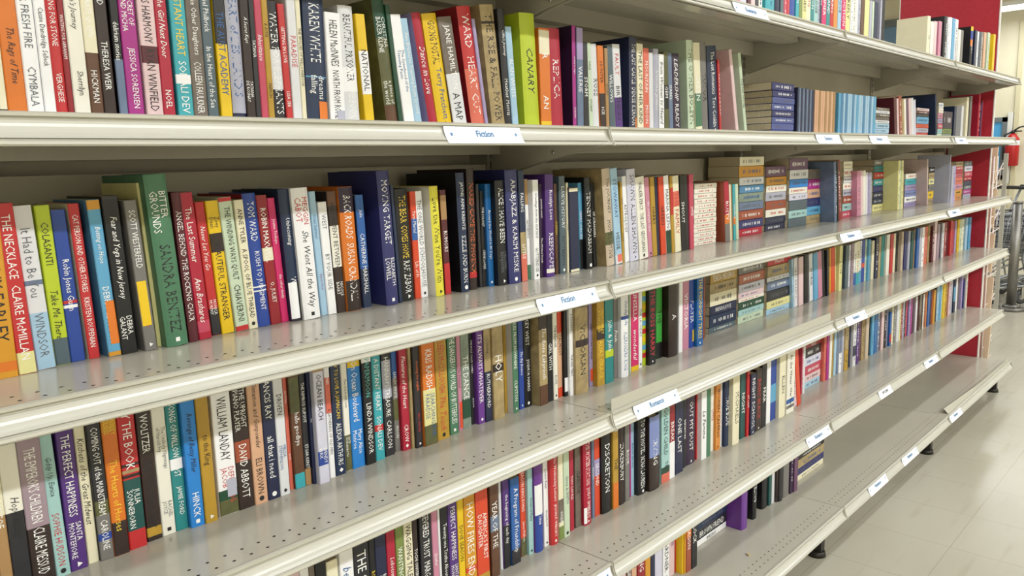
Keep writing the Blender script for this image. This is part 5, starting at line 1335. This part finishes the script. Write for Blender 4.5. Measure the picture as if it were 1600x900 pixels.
# nested shopping carts
def make_cart():
    t = empty('shopping_cart')
    bm = bmesh.new(); r = .0052
    # basket: bottom z .38..; length along local x, front narrow
    def P(u, v, w):   # u 0 rear..1 front, v -1..1 side, w 0 bottom..1 top
        x = u*(.80+.10*w) - .05*w; hw = (.27 - .06*u) * (.82+.18*w); z = .42 + .06*u + (.36-.04*u)*w
        return (x, v*hw, z)
    for k in range(9):
        w_ = k/8; tube(bm, [P(0, -1, w_), P(1, -1, w_), P(1, 1, w_), P(0, 1, w_), P(0, -1, w_)], r*(1.6 if k in (0, 8) else .8), 5)
    for k in range(17):
        u = k/16; tube(bm, [P(u, -1, 1), P(u, -1, 0), P(u, 1, 0), P(u, 1, 1)], r*.7, 5)
    for k in range(9):
        v = -1+2*k/8; tube(bm, [P(1, v, 1), P(1, v, 0), P(0, v, 0), P(0, v, 1)], r*.7, 5)
    obj('basket', fixn(bm), M_CHROME, t)
    bm = bmesh.new()
    for s in (-1, 1):
        tube(bm, [(-.16, s*.26, 1.0), (-.06, s*.26, .80), (.02, s*.25, .40), (-.05, s*.26, .16), (.82, s*.20, .14)], .011, 8)
        tube(bm, [(.02, s*.25, .40), (.55, s*.21, .20), (.82, s*.20, .14)], .009, 8)
    for x in (.0, .2, .4, .6, .8): tube(bm, [(x, -.22, .165), (x, .22, .165)], .006, 6)
    for y in (-.15, -.05, .05, .15): tube(bm, [(-.02, y, .175), (.82, y*.9, .165)], .004, 6)
    obj('frame', fixn(bm), M_CHROME, t)
    bm = bmesh.new(); tube(bm, [(-.16, -.27, 1.0), (-.16, .27, 1.0)], .016, 10); obj('push_handle', fixn(bm), M_BLACK, t)
    bm = bmesh.new(); prism_x(bm, [(-.2, .52), (.2, .52), (.22, .76), (-.22, .76)], .03, .036); box(bm, .03, .19, -.18, .18, .60, .606); obj('seat_flap', fixn(bm), M_BLACK, t)
    for x, y in ((.0, -.24), (.0, .24), (.78, -.19), (.78, .19)):
        bm = bmesh.new(); tube(bm, [(x, y-.014, .062), (x, y-.011, .062), (x, y+.011, .062), (x, y+.014, .062)], [.045, .062, .062, .045], 18)
        wh = obj('wheel', fixn(bm), mat('grey_rubber', '3a3a3b', .6), t)
        bm = bmesh.new(); tube(bm, [(x, y-.016, .062), (x, y+.016, .062)], .024, 12); box(bm, x-.012, x+.012, y-.022, y-.018, .055, .15); box(bm, x-.012, x+.012, y+.018, y+.022, .055, .15)
        obj('wheel_fork', fixn(bm), M_STEEL, wh)
    return t
def copy_tree(o, parent=None):
    c = o.copy(); C.objects.link(c); c.parent = parent
    for ch in o.children: copy_tree(ch, c)
    return c
carts = [('wire shopping cart standing rearmost of the nested row, behind the round guard post', 7.25, .35),
         ('wire shopping cart nested in the middle of the row behind the guard post', 7.04, .50),
         ('wire shopping cart at the front of the nested row, beside the slim grey post', 6.83, .65)]
c0 = make_cart()
for i, (lab, x, y) in enumerate(carts):
    o = c0 if i == 0 else copy_tree(c0)
    o.location = (x, y, 0); o.rotation_euler = (0, 0, PI/2+.95); tag(o, lab, 'shopping cart', 'nested shopping carts')

# fire extinguisher on the far wall
t = tag(empty('fire_extinguisher', (XE-.1, 1.415, 1.13)), 'red fire extinguisher hanging on the cream far wall', 'fire extinguisher')
XR = mat('extinguisher_red', 'b01a1c', .3)
bm = bmesh.new(); tube(bm, [(0, 0, 0), (0, 0, .01), (0, 0, .34), (0, 0, .39), (0, 0, .42)], [.07, .082, .082, .055, .028], 20); obj('cylinder', fixn(bm), XR, t)
bm = bmesh.new(); tube(bm, [(0, 0, .42), (0, 0, .46)], .022, 12); tube(bm, [(0, 0, .45), (0, -.07, .50), (0, -.13, .51)], .01, 8); tube(bm, [(0, 0, .45), (0, -.1, .45)], .009, 8); obj('valve_handle', fixn(bm), M_BLACK, t)
bm = bmesh.new(); tube(bm, [(0, .02, .44), (-.02, .09, .40), (-.02, .10, .25), (-.02, .09, .08)], .012, 8); obj('hose', fixn(bm), M_BLACK, t)
bm = bmesh.new(); tube(bm, [(0, 0, .27), (0, 0, .33)], .0835, 20, caps=False); obj('paper_label', fixn(bm), M_CARD, t)
bm = bmesh.new(); box(bm, .06, .1, -.03, .03, .1, .4); obj('wall_bracket', fixn(bm), M_DARKM, t)
# scrap of paper on the bottom deck
bm = bmesh.new(); vs = [bm.verts.new(p) for p in ((0, 0, 0), (.012, .002, .001), (.010, .012, .004), (.003, .009, .006))]; bm.faces.new((vs[0], vs[1], vs[2])); bm.faces.new((vs[0], vs[2], vs[3]))
r_ = bmesh.ops.extrude_face_region(bm, geom=bm.faces[:]); bmesh.ops.translate(bm, verts=[v for v in r_['geom'] if isinstance(v, bmesh.types.BMVert)], vec=(0, 0, .0008))
tag(obj('paper_scrap', fixn(bm), mat('scrap_tan', 'b59a6c', .8), loc=(.72, .03, Z[6]-.0006)), 'tiny tan scrap of paper lying on the empty bottom shelf', 'paper scrap')
bpy.context.view_layer.update()
